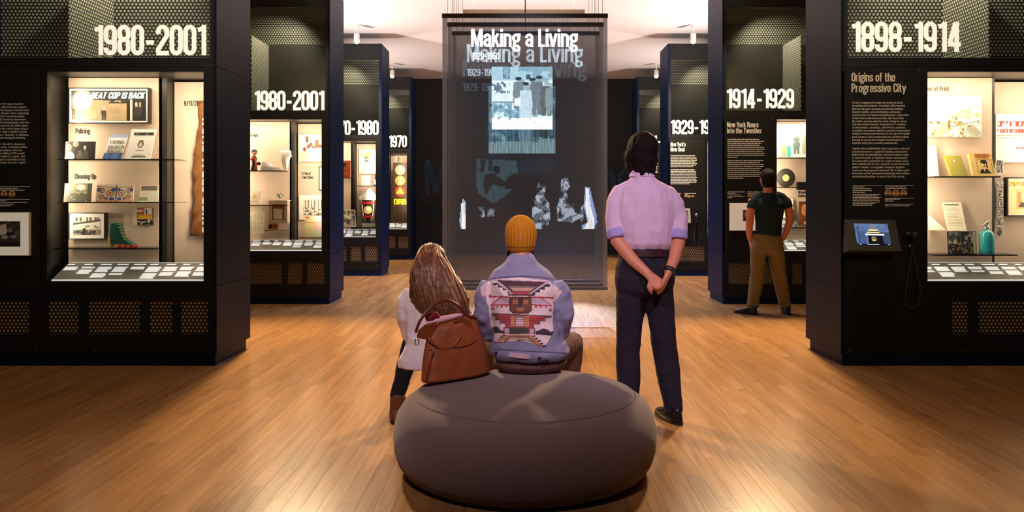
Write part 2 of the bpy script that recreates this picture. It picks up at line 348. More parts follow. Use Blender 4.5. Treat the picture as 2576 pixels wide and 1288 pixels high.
    G['B'] = (w, [[(0, 0), (0, 1)], [(0, T), (.12, T)]+arc(.13, T-.2, .13, .2, 90, -90)[1:]+[(0, T-.4)], [(0, .54), (.12, .54)]+arc(.13, .3, .15, .234, 90, -90)[1:]+[(0, h)]])
    G['C'] = (w, [[(w, .66), (w, T-c)]+arc(c, T-c, c, c, 0, 180)[1:]+arc(c, b+c, c, c, 180, 360)+[(w, .36)]])
    G['D'] = (w, [[(0, 0), (0, 1)], [(0, T), (.12, T)]+arc(.13, T-.14, .14, .14, 90, 0)[1:]+arc(.13, b+.14, .14, .14, 0, -90)+[(0, b)]])
    G['E'] = (.21, [[(0, 0), (0, 1)], [(0, T), (.24, T)], [(0, .53), (.22, .53)], [(0, b), (.24, b)]]); G['F'] = (.21, [[(0, 0), (0, 1)], [(0, T), (.24, T)], [(0, .52), (.22, .52)]])
    G['G'] = (w, [[(w, .68), (w, T-c)]+arc(c, T-c, c, c, 0, 180)[1:]+arc(c, b+c, c, c, 180, 360)+[(w, .46), (.13, .46)]])
    G['H'] = (w, [[(0, 0), (0, 1)], [(w, 0), (w, 1)], [(0, .52), (w, .52)]]); G['I'] = (0, [[(0, 0), (0, 1)]]); G['J'] = (.22, [[(.22, 1), (.22, b+.11)]+arc(.11, b+.11, .11, .11, 0, -180)[1:]+[(0, .3)]])
    G['K'] = (.28, [[(0, 0), (0, 1)], [(.28, 1), (.02, .4)], [(.12, .58), (.29, 0)]]); G['L'] = (.2, [[(0, 1), (0, 0)], [(0, b), (.25, b)]])
    G['M'] = (.44, [[(0, 0), (0, 1)], [(.44, 0), (.44, 1)], [(.03, 1), (.22, .05)], [(.41, 1), (.22, .05)]]); G['N'] = (.3, [[(0, 0), (0, 1)], [(.3, 0), (.3, 1)], [(.03, .98), (.27, .02)]])
    G['O'] = (.28, [oval(0, b, .28, T)]); G['P'] = (w, [[(0, 0), (0, 1)], [(0, T), (.12, T)]+arc(.13, T-.24, .14, .24, 90, -90)[1:]+[(0, T-.48)]])
    G['Q'] = (.28, [oval(0, b, .28, T), [(.16, .2), (.3, -.02)]]); G['R'] = (w, [[(0, 0), (0, 1)], [(0, T), (.12, T)]+arc(.13, T-.21, .14, .21, 90, -90)[1:]+[(0, T-.42)], [(.14, .5), (.27, .36), (.28, 0)]])
    G['S'] = (w, [[(w, .68), (w, T-c)]+arc(c, T-c, c, c, 0, 180)[1:]+[(0, .68), (.05, .58), (.22, .44), (w, .34), (w, b+c)]+arc(c, b+c, c, c, 0, -180)[1:]+[(0, .32)]])
    G['T'] = (.3, [[(.15, 0), (.15, 1)], [(-.02, T), (.32, T)]]); G['U'] = (w, [[(0, 1), (0, b+c)]+arc(c, b+c, c, c, 180, 360)[1:]+[(w, 1)]])
    G['V'] = (.34, [[(-.02, 1), (.17, 0)], [(.36, 1), (.17, 0)]]); G['W'] = (.52, [[(0, 1), (.13, 0)], [(.26, 1), (.13, 0)], [(.26, 1), (.39, 0)], [(.52, 1), (.39, 0)]])
    G['X'] = (.3, [[(0, 0), (.3, 1)], [(0, 1), (.3, 0)]]); G['Y'] = (.3, [[(-.02, 1), (.15, .45)], [(.32, 1), (.15, .45)], [(.15, .5), (.15, 0)]]); G['Z'] = (.26, [[(0, T), (.28, T), (0, h), (.3, h)]])
    return G
GL = glyphs()
def ribbon(pts, hw):
    closed = len(pts) > 2 and abs(pts[0][0]-pts[-1][0])+abs(pts[0][1]-pts[-1][1]) < 1e-9
    q = []
    for p in (pts[:-1] if closed else pts):
        if not q or (abs(p[0]-q[-1][0])+abs(p[1]-q[-1][1])) > 1e-4: q.append(p)
    n = len(q); L = []; R = []
    for i in range(n):
        a = q[i-1] if (i > 0 or closed) else None; bb = q[(i+1) % n] if (i < n-1 or closed) else None
        def nrm(u, v):
            d = (v[0]-u[0], v[1]-u[1]); l = math.hypot(*d) or 1; return (-d[1]/l, d[0]/l)
        if a is None: nx, ny = nrm(q[i], bb)
        elif bb is None: nx, ny = nrm(a, q[i])
        else:
            n1, n2 = nrm(a, q[i]), nrm(q[i], bb); sx, sy = n1[0]+n2[0], n1[1]+n2[1]; l = math.hypot(sx, sy) or 1; sx, sy = sx/l, sy/l
            k = 1/max(0.45, sx*n1[0]+sy*n1[1]); nx, ny = sx*k, sy*k
        L.append((q[i][0]+nx*hw, q[i][1]+ny*hw)); R.append((q[i][0]-nx*hw, q[i][1]-ny*hw))
    v = L+R; f = [(i, (i+1) % n, n+(i+1) % n, n+i) for i in range(n if closed else n-1)]
    return v, f
def text2d(s, bold=1.0, track=0.05, wide=1.0, slant=0.0, coarse=False):
    """unit cap height; returns verts (x,y,layer), faces, width"""
    V = []; Fc = []; x = 0.0; k = 0
    for ch in s:
        if ch == ' ': x += .22*wide; continue
        if ch not in GL: continue
        gw, st = GL[ch]
        for pts in st:
            if coarse and len(pts) > 8: pts = [p for i, p in enumerate(pts) if i % 2 == 0 or i == len(pts)-1]
            v, f = ribbon([(px*wide, py) for px, py in pts], FH*bold); n = len(V)
            V += [(x+FH*wide+a+slant*b, b, k % 4) for a, b in v]; Fc += [tuple(i+n for i in q) for q in f]; k += 1
        x += gw*wide+2*FH*wide+track
    return V, Fc, max(x-track, .01)
def text_into(mb, s, org, hgt, width=None, U=(1, 0, 0), Vv=(0, 0, 1), N=(0, -1, 0), **kw):
    V, Fc, w = text2d(s, **kw); sx = hgt if width is None else width/w
    o, U, Vv, N = Vector(org), Vector(U), Vector(Vv), Vector(N)
    mb.add([o+U*(a*sx)+Vv*(b*hgt)+N*(0.00015*l) for a, b, l in V], Fc); return w*sx
def word_bars(mb, rng, x0, x1, z, hh, y, k):
    """an unreadable line of small print as word-long dashes"""
    x = x0; i = 0
    while x < x1-hh:
        w = min(rng.uniform(1.2, 5.0)*hh, x1-x)
        mb.add([(x, y, z), (x+w, y, z), (x+w, y, z+hh), (x, y, z+hh)], [(0, 1, 2, 3)]); x += w+hh*.55; i += 1

# ---------------------------------------------------------------- printed pictures as coloured mesh grids
class Canvas:
    def __init__(s, w, h, bg=(1, 1, 1), a=1.0):
        s.w, s.h = w, h; s.c = np.zeros((h, w, 4)); s.c[..., :3] = bg; s.c[..., 3] = a
        yy, xx = np.mgrid[0:h, 0:w]; s.x = (xx+.5)/w; s.y = (yy+.5)/h
    def put(s, m, col, a=None):
        s.c[m, :3] = col
        if a is not None: s.c[m, 3] = a
        return s
    def rect(s, x0, y0, x1, y1, col, a=None): return s.put((s.x >= x0) & (s.x < x1) & (s.y >= y0) & (s.y < y1), col, a)
    def ell(s, cx, cy, rx, ry, col, a=None): return s.put(((s.x-cx)/rx)**2+((s.y-cy)/ry)**2 < 1, col, a)
    def pmask(s, pts):
        m = np.zeros((s.h, s.w), bool); j = len(pts)-1
        for i in range(len(pts)):
            xi, yi = pts[i]; xj, yj = pts[j]
            if yi != yj: m ^= ((yi > s.y) != (yj > s.y)) & (s.x < (xj-xi)*(s.y-yi)/(yj-yi)+xi)
            j = i
        return m
    def poly(s, pts, col, a=None): return s.put(s.pmask(pts), col, a)
    def line(s, x0, y0, x1, y1, w, col, a=None):
        dx, dy = x1-x0, y1-y0; l2 = dx*dx+dy*dy or 1e-9; t = np.clip(((s.x-x0)*dx+(s.y-y0)*dy)/l2, 0, 1)
        return s.put((s.x-x0-t*dx)**2+(s.y-y0-t*dy)**2 < (w/2)**2, col, a)
    def fnoise(s, sc, seed=0):
        r = np.random.RandomState(seed); tot = np.zeros((s.h, s.w)); amp = 1; n = 0
        for o in range(3):
            gw, gh = max(2, int(sc*2**o))+2, max(2, int(sc*2**o*s.h/s.w))+2; g = r.rand(gh, gw)
            fx = s.x*(gw-1.001); fy = s.y*(gh-1.001); ix = fx.astype(int); iy = fy.astype(int); tx = fx-ix; ty = fy-iy
            tot += amp*((g[iy, ix]*(1-tx)+g[iy, ix+1]*tx)*(1-ty)+(g[iy+1, ix]*(1-tx)+g[iy+1, ix+1]*tx)*ty); n += amp; amp *= .6
        return tot/n
    def grain(s, amp, sc=12, seed=0):
        s.c[..., :3] = np.clip(s.c[..., :3]+((s.fnoise(sc, seed)-.5)*2*amp)[..., None], 0, 1); return s
    def person(s, x, y, hgt, col, skin=(.7, .6, .5), w=.35):
        """small standing figure, feet at y"""
        r = hgt*s.h/s.w if False else hgt
        ax = s.h/s.w
        s.ell(x, y-hgt*.93, hgt*.075*ax, hgt*.075, skin); s.poly([(x-w*.30*hgt*ax, y-hgt*.84), (x+w*.30*hgt*ax, y-hgt*.84), (x+w*.36*hgt*ax, y-hgt*.45), (x+w*.28*hgt*ax, y), (x+.02*ax*hgt, y), (x, y-hgt*.4), (x-.02*ax*hgt, y), (x-w*.28*hgt*ax, y), (x-w*.36*hgt*ax, y-hgt*.45)], col); return s
def print_grid(name, cv, tl, tr, bl, parent, m=None, lift=0.0012):
    """grid of coloured cells over the parallelogram tl,tr,bl"""
    tl, tr, bl = np.array(tl), np.array(tr), np.array(bl); w, h = cv.w, cv.h
    n = np.cross(tr-tl, bl-tl); n /= np.linalg.norm(n)
    if n[1] > 0: n = -n
    iy, ix = np.mgrid[0:h+1, 0:w+1]
    co = tl+((tr-tl)[None, None]*(ix/w)[..., None])+((bl-tl)[None, None]*(iy/h)[..., None])+n*lift
    return grid_mesh(name, co.reshape(-1, 3), cv, parent, m or M_PRINT)
def grid_mesh(name, co, cv, parent, m, keep=None):
    w, h = cv.w, cv.h
    iy, ix = np.mgrid[0:h, 0:w]; a = (iy*(w+1)+ix)
    faces = np.stack([a+w+1, a+w+2, a+1, a], -1).reshape(-1, 4)
    k = cv.c[..., 3].reshape(-1) > 0.004
    if keep is not None: k &= keep.reshape(-1)
    faces = faces[k]; cols = cv.c.reshape(-1, 4)[k].copy()
    rgb = cols[:, :3]; cols[:, :3] = np.where(rgb <= .04045, rgb/12.92, ((rgb+.055)/1.055)**2.4)
    me = bpy.data.meshes.new(name); me.from_pydata([tuple(p) for p in co], [], faces.tolist()); me.update()
    at = me.color_attributes.new('ink', 'FLOAT_COLOR', 'CORNER'); at.data.foreach_set('color', np.repeat(cols, 4, axis=0).astype(np.float32).ravel())
    if keep is not None or (~k).any():
        bm = bmesh.new(); bm.from_mesh(me); bmesh.ops.delete(bm, geom=[v for v in bm.verts if not v.link_faces], context='VERTS'); bm.to_mesh(me); bm.free()
    return mesh_obj(name, me, m, parent)

# ================================================================ the room
M_SUB = mat('subfloor', (0.05, 0.03, 0.015), 0.8)
def wood_mat():
    m = bpy.data.materials.new('oak_boards'); m.use_nodes = True; nt = m.node_tree; b = nt.nodes['Principled BSDF']; L = nt.links.new
    a = nt.nodes.new('ShaderNodeAttribute'); a.attribute_name = 'tone'
    g = nt.nodes.new('ShaderNodeNewGeometry'); mp = nt.nodes.new('ShaderNodeMapping'); mp.inputs['Scale'].default_value = (38, 1.6, 1)
    add = nt.nodes.new('ShaderNodeVectorMath'); add.operation = 'MULTIPLY_ADD'; add.inputs[1].default_value = (7, 31, 0)
    L(a.outputs['Color'], add.inputs[0]); L(g.outputs['Position'], add.inputs[2]); L(add.outputs[0], mp.inputs['Vector'])
    n = nt.nodes.new('ShaderNodeTexNoise'); n.inputs['Scale'].default_value = 1.0; n.inputs['Detail'].default_value = 6; n.inputs['Distortion'].default_value = 0.6
    L(mp.outputs[0], n.inputs['Vector'])
    cr = nt.nodes.new('ShaderNodeValToRGB'); cr.color_ramp.elements[0].position = 0.3; cr.color_ramp.elements[0].color = (0.30, 0.150, 0.052, 1); cr.color_ramp.elements[1].position = 0.7; cr.color_ramp.elements[1].color = (0.40, 0.212, 0.080, 1)
    L(n.outputs[0], cr.inputs[0])
    mx = nt.nodes.new('ShaderNodeMix'); mx.data_type = 'RGBA'; mx.blend_type = 'MULTIPLY'; mx.inputs[0].default_value = 1
    mr = nt.nodes.new('ShaderNodeMapRange'); mr.inputs['To Min'].default_value = 0.84; mr.inputs['To Max'].default_value = 1.10
    sp = nt.nodes.new('ShaderNodeSeparateColor'); L(a.outputs['Color'], sp.inputs[0]); L(sp.outputs[0], mr.inputs['Value'])
    cc = nt.nodes.new('ShaderNodeCombineColor'); [L(mr.outputs[0], cc.inputs[i]) for i in range(3)]
    L(cr.outputs[0], mx.inputs[6]); L(cc.outputs[0], mx.inputs[7]); L(mx.outputs[2], b.inputs['Base Color'])
    r2 = nt.nodes.new('ShaderNodeMapRange'); b.inputs['Specular IOR Level'].default_value = 0.26; r2.inputs['To Min'].default_value = 0.20; r2.inputs['To Max'].default_value = 0.27; L(n.outputs[0], r2.inputs['Value']); L(r2.outputs[0], b.inputs['Roughness'])
    bp = nt.nodes.new('ShaderNodeBump'); bp.inputs['Strength'].default_value = 0.02; bp.inputs['Distance'].default_value = 0.001; L(n.outputs[0], bp.inputs['Height']); L(bp.outputs[0], b.inputs['Normal'])
    return m
M_WOOD = wood_mat()
RX0, RX1, RY0 = -7.0, 7.0, -1.5
floor = tag(build('floor', MB().box(RX0, RX1, RY0, BACKY+.1, -0.12, -0.022), M_SUB, origin=(0, 0, -0.022)), 'oak strip floor of the gallery, boards running away from the viewer', 'floor', kind='structure')
planks = []
k = 0; PW = 0.0815; x = -5.22
while x < 5.3:
    y = RY0-random.uniform(0, 2.0)
    while y < BACKY:
        l = random.uniform(0.8, 2.2); planks.append((x, max(y, RY0), min(y+l, BACKY), random.random(), random.random())); y += l
    x += PW
def plank_mesh(name, lst):
    V = []; Fc = []; T = []
    for (x, y0, y1, t, t2) in lst:
        n = len(V); a, b, c, d = x+.0002, x+PW-.0002, y0+.0002, y1-.0002; e = .0005
        V += [(a, c, -.02), (b, c, -.02), (b, d, -.02), (a, d, -.02), (a, c, -e), (b, c, -e), (b, d, -e), (a, d, -e), (a+e, c+e, 0), (b-e, c+e, 0), (b-e, d-e, 0), (a+e, d-e, 0)]
        q = [(8, 9, 10, 11)]+[(4+i, 4+(i+1) % 4, 8+(i+1) % 4, 8+i) for i in range(4)]+[(i, (i+1) % 4, 4+(i+1) % 4, 4+i) for i in range(4)]
        Fc += [tuple(n+i for i in f) for f in q]; T += [(t, t2, 0, 1)]*(len(q)*4)
    me = bpy.data.meshes.new(name); me.from_pydata(V, [], Fc); me.update()
    at = me.color_attributes.new('tone', 'FLOAT_COLOR', 'CORNER'); at.data.foreach_set('color', np.array(T, np.float32).ravel())
    return me
def inview(p):
    y = min(p[2], max(p[1], 3.5)); return p[2] > 3.5 and abs(p[0]*FPX/max(y, 3.5)) < 1330
near = sorted([p for p in planks if inview(p)], key=lambda p: max(p[1], 3.5)+0.15*abs(p[0]))[:300]
ns = set(id(p) for p in near)
for p in near: mesh_obj('plank', plank_mesh('plank', [p]), M_WOOD, floor)
rest = mesh_obj('plank', plank_mesh('plank', [p for p in planks if id(p) not in ns]), M_WOOD, floor); rest['kind'] = 'stuff'

M_CEIL = mat('ceiling_paint', hexc(226, 216, 212), 0.9, var=0.02, vscale=0.6)
M_WALL = mat('wall_dark', (0.012, 0.012, 0.016), 0.7, var=0.1, vscale=1)
tag(build('ceiling', MB().box(RX0, RX1, RY0, BACKY+.1, CEIL, CEIL+.1), M_CEIL), 'smooth off-white gallery ceiling', 'ceiling', kind='structure')
tag(build('wall_back', MB().box(RX0, RX1, BACKY, BACKY+.12, 0, CEIL), M_WALL), 'near-black wall at the far end of the aisle', 'wall', kind='structure')
tag(build('wall_left', MB().box(RX0-.1, RX0, RY0, BACKY, 0, CEIL), M_WALL), 'dark wall behind the left cabinets', 'wall', kind='structure')
tag(build('wall_right', MB().box(RX1, RX1+.1, RY0, BACKY, 0, CEIL), M_WALL), 'dark wall behind the right cabinets', 'wall', kind='structure')
tag(build('wall_front', MB().box(RX0, RX1, RY0-.1, RY0, 0, CEIL), M_WALL), 'dark wall behind the viewer', 'wall', kind='structure')

# hanging lamps
M_LAMPW = mat('lamp_white', hexc(225, 220, 212), 0.4)
M_BULB = mat('bulb_glow', (1, 0.9, 0.7), 0.4, emis=14, ecol=(1.0, 0.86, 0.62))
lamp_where = {2: 'white cylinder lamp under ceiling near the 1980 cabinet', 3: 'white lamp under ceiling near the third right cabinet dated 1929', 4: 'small white lamp under ceiling near the far 1970 cabinet', 5: 'small white lamp under ceiling on the far right', 0: 'white ceiling lamp ahead of the second left cabinet', 1: 'white ceiling lamp ahead of the second right cabinet', 6: 'white ceiling lamp ahead of the nearest left cabinet', 7: 'white ceiling lamp ahead of the nearest right cabinet'}
for i, (x, y) in enumerate(LAMPS):
    r = empty('ceiling_lamp', (x, y, CEIL), lamp_where[i], 'lamp', 'gallery ceiling lamps')
    build('stem', MB().tube([(x, y, CEIL), (x, y, LAMP_Z+.1)], .012, 8), M_LAMPW, r)
    build('canopy', MB().lathe([(.06, -.03), (.06, 0)], (x, y, CEIL), 16), M_LAMPW, r)
    build('lamp_housing', MB().lathe([(.045, .0), (.05, .02), (.05, .12), (.02, .14)], (x, y, LAMP_Z), 16), M_LAMPW, r, True)
    build('bulb', MB().lathe([(.005, -.05), (.034, -.036), (.046, -.006), (.046, .004)], (x, y, LAMP_Z), 14), M_BULB, r, True)

# ================================================================ cabinets
M_PERF_H = perf_mat('perforated_header', 0.036, 0.33, (0.012, 0.011, 0.009), (0.46, 0.43, 0.33))  # pale holes: light inside the header put into their colour
M_PERF_S = perf_mat('perforated_partition', 0.036, 0.36, (0.03, 0.028, 0.02), (0.85, 0.80, 0.62), axes='YZ')
M_PERF_V = perf_mat('perforated_vent', 0.033, 0.30, (0.006, 0.005, 0.005), (0.40, 0.26, 0.10))  # tan hole colour stands in for lit floor beyond the grille
M_BOARD = mat('header_board', (0.035, 0.032, 0.024), 0.55, var=0.2, vscale=4)
LEFT_V = [(.072, .302), (.367, .558), (.634, 1.067), (1.143, 1.396), (1.55, 2.2)]
RIGHT_V = [(.08, .66), (.917, 1.056), (1.138, 1.55), (1.62, 2.05)]
CABW = 2.32
def cabinet(side, i, date, label, shelves=(), vents=None, date_px=None, rail_seed=1, case_w=23, head_w=14):
    y = CAB_Y[i]; xi = XL if side < 0 else XR
    X = lambda u: xi+side*u
    root = empty('display_cabinet', (X(CABW/2), y+CAB_D/2, 0), label, 'display cabinet', 'museum display cabinets along the aisle')
    yb = y+CAB_D
    for (z0, z1) in ((.093, .655), (.66, 2.475), (2.48, CAB_TOP)):
        build('side_panel', MB().box(X(0), X(.025), y, yb, z0, z1), M_NAVY, root)
    build('side_panel', MB().box(X(CABW-.025), X(CABW), y, yb, .093, CAB_TOP), M_NAVY, root)
    build('plinth', MB().box(X(.012), X(CABW-.012), y+.004, y+.735, 0, .093), M_NAVY, root)
    # base
    b = MB(); us = [(0.025, 0)]+[]; vz0, vz1 = .262, .545
    vl = vents or (LEFT_V if side < 0 else RIGHT_V)
    b.box(X(.025), X(CABW-.025), y, y+.02, .093, vz0); b.box(X(.025), X(CABW-.025), y, y+.02, vz1, .625)
    u0 = .025
    for (a, c) in vl: b.box(X(u0), X(a), y, y+.02, vz0, vz1); u0 = c
    b.box(X(u0), X(CABW-.025), y, y+.02, vz0, vz1); b.box(X(.025), X(CABW-.025), yb-.02, yb, .093, .625)
    build('base_panel', b, M_BLACK, root)
    for (a, c) in vl: build('vent_grille', MB().box(X(a-.008), X(c+.008), y+.02, y+.026, vz0-.008, vz1+.008), M_PERF_V, root)
    # case frame and graphic panel
    g0, g1 = (.108, 1.402) if side < 0 else (.715, 2.02)
    t0, t1 = (1.455, 2.29) if side < 0 else (.03, .672)
    gz0, gz1 = .697, 2.43
    fr = MB(); fr.box(X(.025), X(CABW-.025), y, y+.05, gz1, 2.475); fr.box(X(.025), X(CABW-.025), y, y+.05, .625, gz0)
    segs = [(.025, g0), (g1, t0-.004), (t1+.004, CABW-.025)] if side < 0 else [(.025-.02, t0-.002), (t1+.004, g0), (g1, CABW-.025)]
    for (a, c) in segs:
        if c > a: fr.box(X(a), X(c), y, y+.05, gz0, gz1)
    build('case_frame', fr, M_BLACK, root)
    tp = build('text_panel', MB().box(X(t0), X(t1), y-.004, y+.04, .632, 2.468), M_PANEL, root)
    # screws
    for (u, z) in ((t0+.03 if side > 0 else t0+.04, 0.60), (1.0, .60), (t0+.04, .13), (1.0, .13), (t1-.025, 2.44)):
        build('screw', MB().disc((X(u), z), .006, y-.005, 10, .004), M_METAL, root)
    build('seam_rail', MB().box(X(.01), X(CABW-.01), y-.003, y+.03, 2.477, 2.485), M_FRAMEB, root)
    # case interior
    ci = MB(); ci.box(X(g0-.06), X(g1+.05), y+.05, y+.60, gz1, gz1+.02); ci.box(X(g0-.06), X(g1+.05), y+.05, y+.60, .60, .62)
    ci.box(X(g0-.06), X(g0-.05), y+.05, y+.60, .62, gz1); ci.box(X(g1+.04), X(g1+.05), y+.05, y+.60, .62, gz1); ci.box(X(g0-.06), X(g1+.05), y+.585, y+.60, .62, gz1)
    build('case_liner', ci, M_POST, root)
    if side < 0: pan = [(.62, 1.395, .30, .80, 2.425), (.075, .545, .45, .80, 2.41)]; post = (.555, .60)
    else: pan = [(.72, 1.425, .30, .80, 2.425), (1.50, 2.05, .45, .80, 2.41)]; post = (1.44, 1.465)
    for (a, c, dy, z0, z1) in pan: build('back_panel', MB().box(X(a), X(c), y+dy, y+dy+.015, z0, z1), M_CREAM, root)
    build('post', MB().box(X(post[0]), X(post[1]), y+.33, y+.56, .70, gz1), M_POST, root)
    build('glass_pane', MB().box(X(g0-.004), X(g1+.004), y+.012, y+.018, gz0-.004, gz1+.004), M_GLASS, root)
    for (px0, px1, py) in shelves:
        a, c = P(px0, py, y+.14), P(px1, py, y+.14)
        sf = build('shelf', MB().box(a.x, c.x, y+.058, y+.30, a.z-.010, a.z), M_SHELF, root); build('shelf_edge', MB().box(a.x, c.x, y+.055, y+.058, a.z-.010, a.z), M_EDGE, sf)
    # lit label rail
    rr = MB(); A0, A1 = (g0+.004, g1-.02) if side < 0 else (g0+.01, g1-.004)
    xl, xr = min(X(A0), X(A1)), max(X(A0), X(A1)); yb_, zb_, yf_, zf_ = y+.28, .828, y+.035, .708
    v = [(xl, yb_, zb_), (xr, yb_, zb_), (xr, yf_, zf_), (xl, yf_, zf_), (xl, yb_, zb_-.03), (xr, yb_, zb_-.03), (xr, yf_, zf_-.012), (xl, yf_, zf_-.012)]
    rr.add(v, [(0, 1, 2, 3), (7, 6, 5, 4), (3, 2, 6, 7), (0, 4, 5, 1), (1, 5, 6, 2), (0, 3, 7, 4)])
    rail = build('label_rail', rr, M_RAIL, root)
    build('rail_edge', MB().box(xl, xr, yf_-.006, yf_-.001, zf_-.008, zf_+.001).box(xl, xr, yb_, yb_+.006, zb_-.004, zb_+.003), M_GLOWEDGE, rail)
    rng = random.Random(rail_seed+i*7+(50 if side > 0 else 0)); n = 9; tb = MB(); dv = MB()
    U = Vector((1, 0, 0)); Vd = Vector((0, yb_-yf_, zb_-zf_)); up = Vd.normalized(); N = up.cross(U)
    N = N if N.z > 0 else -N
    cw = (xr-xl)/n
    for q in range(n):
        o = Vector((xl+q*cw+.010, yf_, zf_))+N*.001; t = .93
        def row(t, w, hgt):
            p = o+Vd*t; tb.add([p, p+U*w, p+U*w+Vd*hgt, p+Vd*hgt], [(0, 1, 2, 3)])
        row(.86, rng.uniform(.35, .8)*cw, .075); t = .76
        for para in range(rng.choice([1, 2, 2, 2])):
            for ln in range(rng.randint(2, 6)):
                if t < .07: break
                row(t-.05, (rng.uniform(.72, .86) if ln else .8)*cw, .047); t -= .054
            t -= .06
        if q: False and dv.add([o-U*.013, o-U*.0115, o-U*.0115+Vd, o-U*.013+Vd], [(0, 1, 2, 3)])
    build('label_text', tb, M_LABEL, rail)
    for q in range(1, n):
        o = Vector((xl+q*cw, yf_, zf_))+N*.001; build('label_divider', MB().add([o-U*.003, o-U*.0015, o-U*.0015+Vd, o-U*.003+Vd], [(0, 1, 2, 3)]), M_WHITE, rail)
    # header with date
    hz0, hz1 = 2.545, 3.90
    hf = MB(); hf.box(X(.025), X(CABW-.025), y, y+.05, 2.485, hz0); hf.box(X(.025), X(CABW-.025), y, y+.05, hz1, CAB_TOP); hf.box(X(.025), X(.055), y, y+.05, hz0, hz1); hf.box(X(CABW-.055), X(CABW-.025), y, y+.05, hz0, hz1)
    build('header_frame', hf, M_BLACK, root)
    build('roof', MB().box(X(.025), X(CABW-.025), y+.05, yb, CAB_TOP-.02, CAB_TOP), M_BLACK, root)
    build('header_floor', MB().box(X(.025), X(CABW-.025), y+.05, yb, 2.50, 2.52), M_BLACK, root)
    build('header_glass', MB().box(X(.05), X(CABW-.05), y+.012, y+.018, hz0-.004, hz1+.004), M_GLASS, root)
    if i == 0:
        build('perforated_panel', MB().box(X(.025), X(CABW-.025), yb-.03, yb, 2.52, CAB_TOP-.02), M_PERF_H, root)
        build('perforated_panel', MB().box(X(.06), X(CABW-.06), y+.30, y+.304, 2.53, 2.75), mat('mesh_screen', (0.02, .018, .014), .5), root) if False else None
    else:
        build('perforated_panel', MB().box(X(.025), X(CABW-.025), yb-.03, yb, 3.56, CAB_TOP-.02), M_PERF_H, root)
        build('header_board', MB().box(X(.025), X(CABW-.025), yb-.03, yb, 2.52, 3.556), M_BOARD, root)
    up_ = 1.05 if i else 1.25
    build('perforated_partition', MB().box(X(up_), X(up_+.012), y+.06, yb-.035, 2.525, 3.55), M_PERF_S, root)
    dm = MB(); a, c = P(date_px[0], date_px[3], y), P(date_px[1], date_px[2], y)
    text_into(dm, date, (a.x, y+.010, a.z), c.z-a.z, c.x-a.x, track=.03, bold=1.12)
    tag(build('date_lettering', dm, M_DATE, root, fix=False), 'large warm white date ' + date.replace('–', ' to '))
    # lamps of the cabinet
    cx = X((g0+g1)/2)
    for (a, c, dy, z0, z1) in pan:
        area('case_light', (X((a+c)/2), y+.085, 2.415), (X((a+c)/2), y+dy+.02, 1.75), case_w*.30*(abs(c-a)), CASEW, abs(c-a)*.9, .05)
    for (u_, w_) in ((g0+.03, .5), (g1-.03, .5)):
        area('case_light', (X(u_), y+.075, 1.62), (X(u_+(.55 if u_ < .9 and side < 0 or u_ < 1.2 and side > 0 else -.55)), y+.42, 1.55), case_w*w_, CASEW, .03, 1.4)
    spot('header_light', (X(up_-.55), y+.32, 4.05), (X(up_+.02), y+.62, 3.0), head_w*(5.5 if i == 0 else 3.6), (1.0, .92, .70), 110, .8, .03)
    return root, X, tp

cab = {}
cab['L1'] = cabinet(-1, 0, '1980–2001', 'nearest cabinet on the left, dated 1980–2001, with police poster and boot', [(158, 450, 401), (158, 450, 508), (150, 400, 623)], date_px=(235, 517, 62, 138), rail_seed=1)
cab['L2'] = cabinet(-1, 1, '1980–2001', 'second cabinet on the left, dated 1980–2001, with white sneakers', [(612, 716, 429.5), (612, 728, 515.5), (752, 812, 597)], date_px=(639, 815, 228, 277), rail_seed=2)
cab['L3'] = cabinet(-1, 2, '1970–1980', 'third cabinet on the left, its date ending in 1980, with vest', [(850, 887, 447), (898, 952, 467.5), (860, 952, 571)], date_px=(825, 952, 303, 340), rail_seed=3)
cab['L4'] = cabinet(-1, 3, '1960–1970', 'farthest cabinet on the left, its date ending in 1970', [], date_px=(922, 1023, 341, 370), rail_seed=4)
cab['R1'] = cabinet(1, 0, '1898–1914', 'nearest cabinet on the right, dated 1898–1914, with touch screen', [(2338, 2502, 444), (2338, 2545, 639)], vents=[(.917, 1.056), (1.138, 1.55), (1.62, 2.05)], date_px=(2143, 2420, 54, 130), rail_seed=5)
cab['R2'] = cabinet(1, 1, '1914–1929', 'second cabinet on the right, dated 1914–1929, man standing before it', [(1952, 2060, 397), (1953, 2007, 471), (1953, 2040, 572)], date_px=(1828, 1998, 223, 272), rail_seed=6)
cab['R3'] = cabinet(1, 2, '1929–1941', 'third cabinet on the right, dated 1929, with short text panel', [], date_px=(1687, 1814, 302, 337), rail_seed=7)
cab['R4'] = cabinet(1, 3, '1941–1960', 'farthest cabinet on the right, half hidden behind the standing man', [], date_px=(1609, 1710, 341, 369), rail_seed=8)

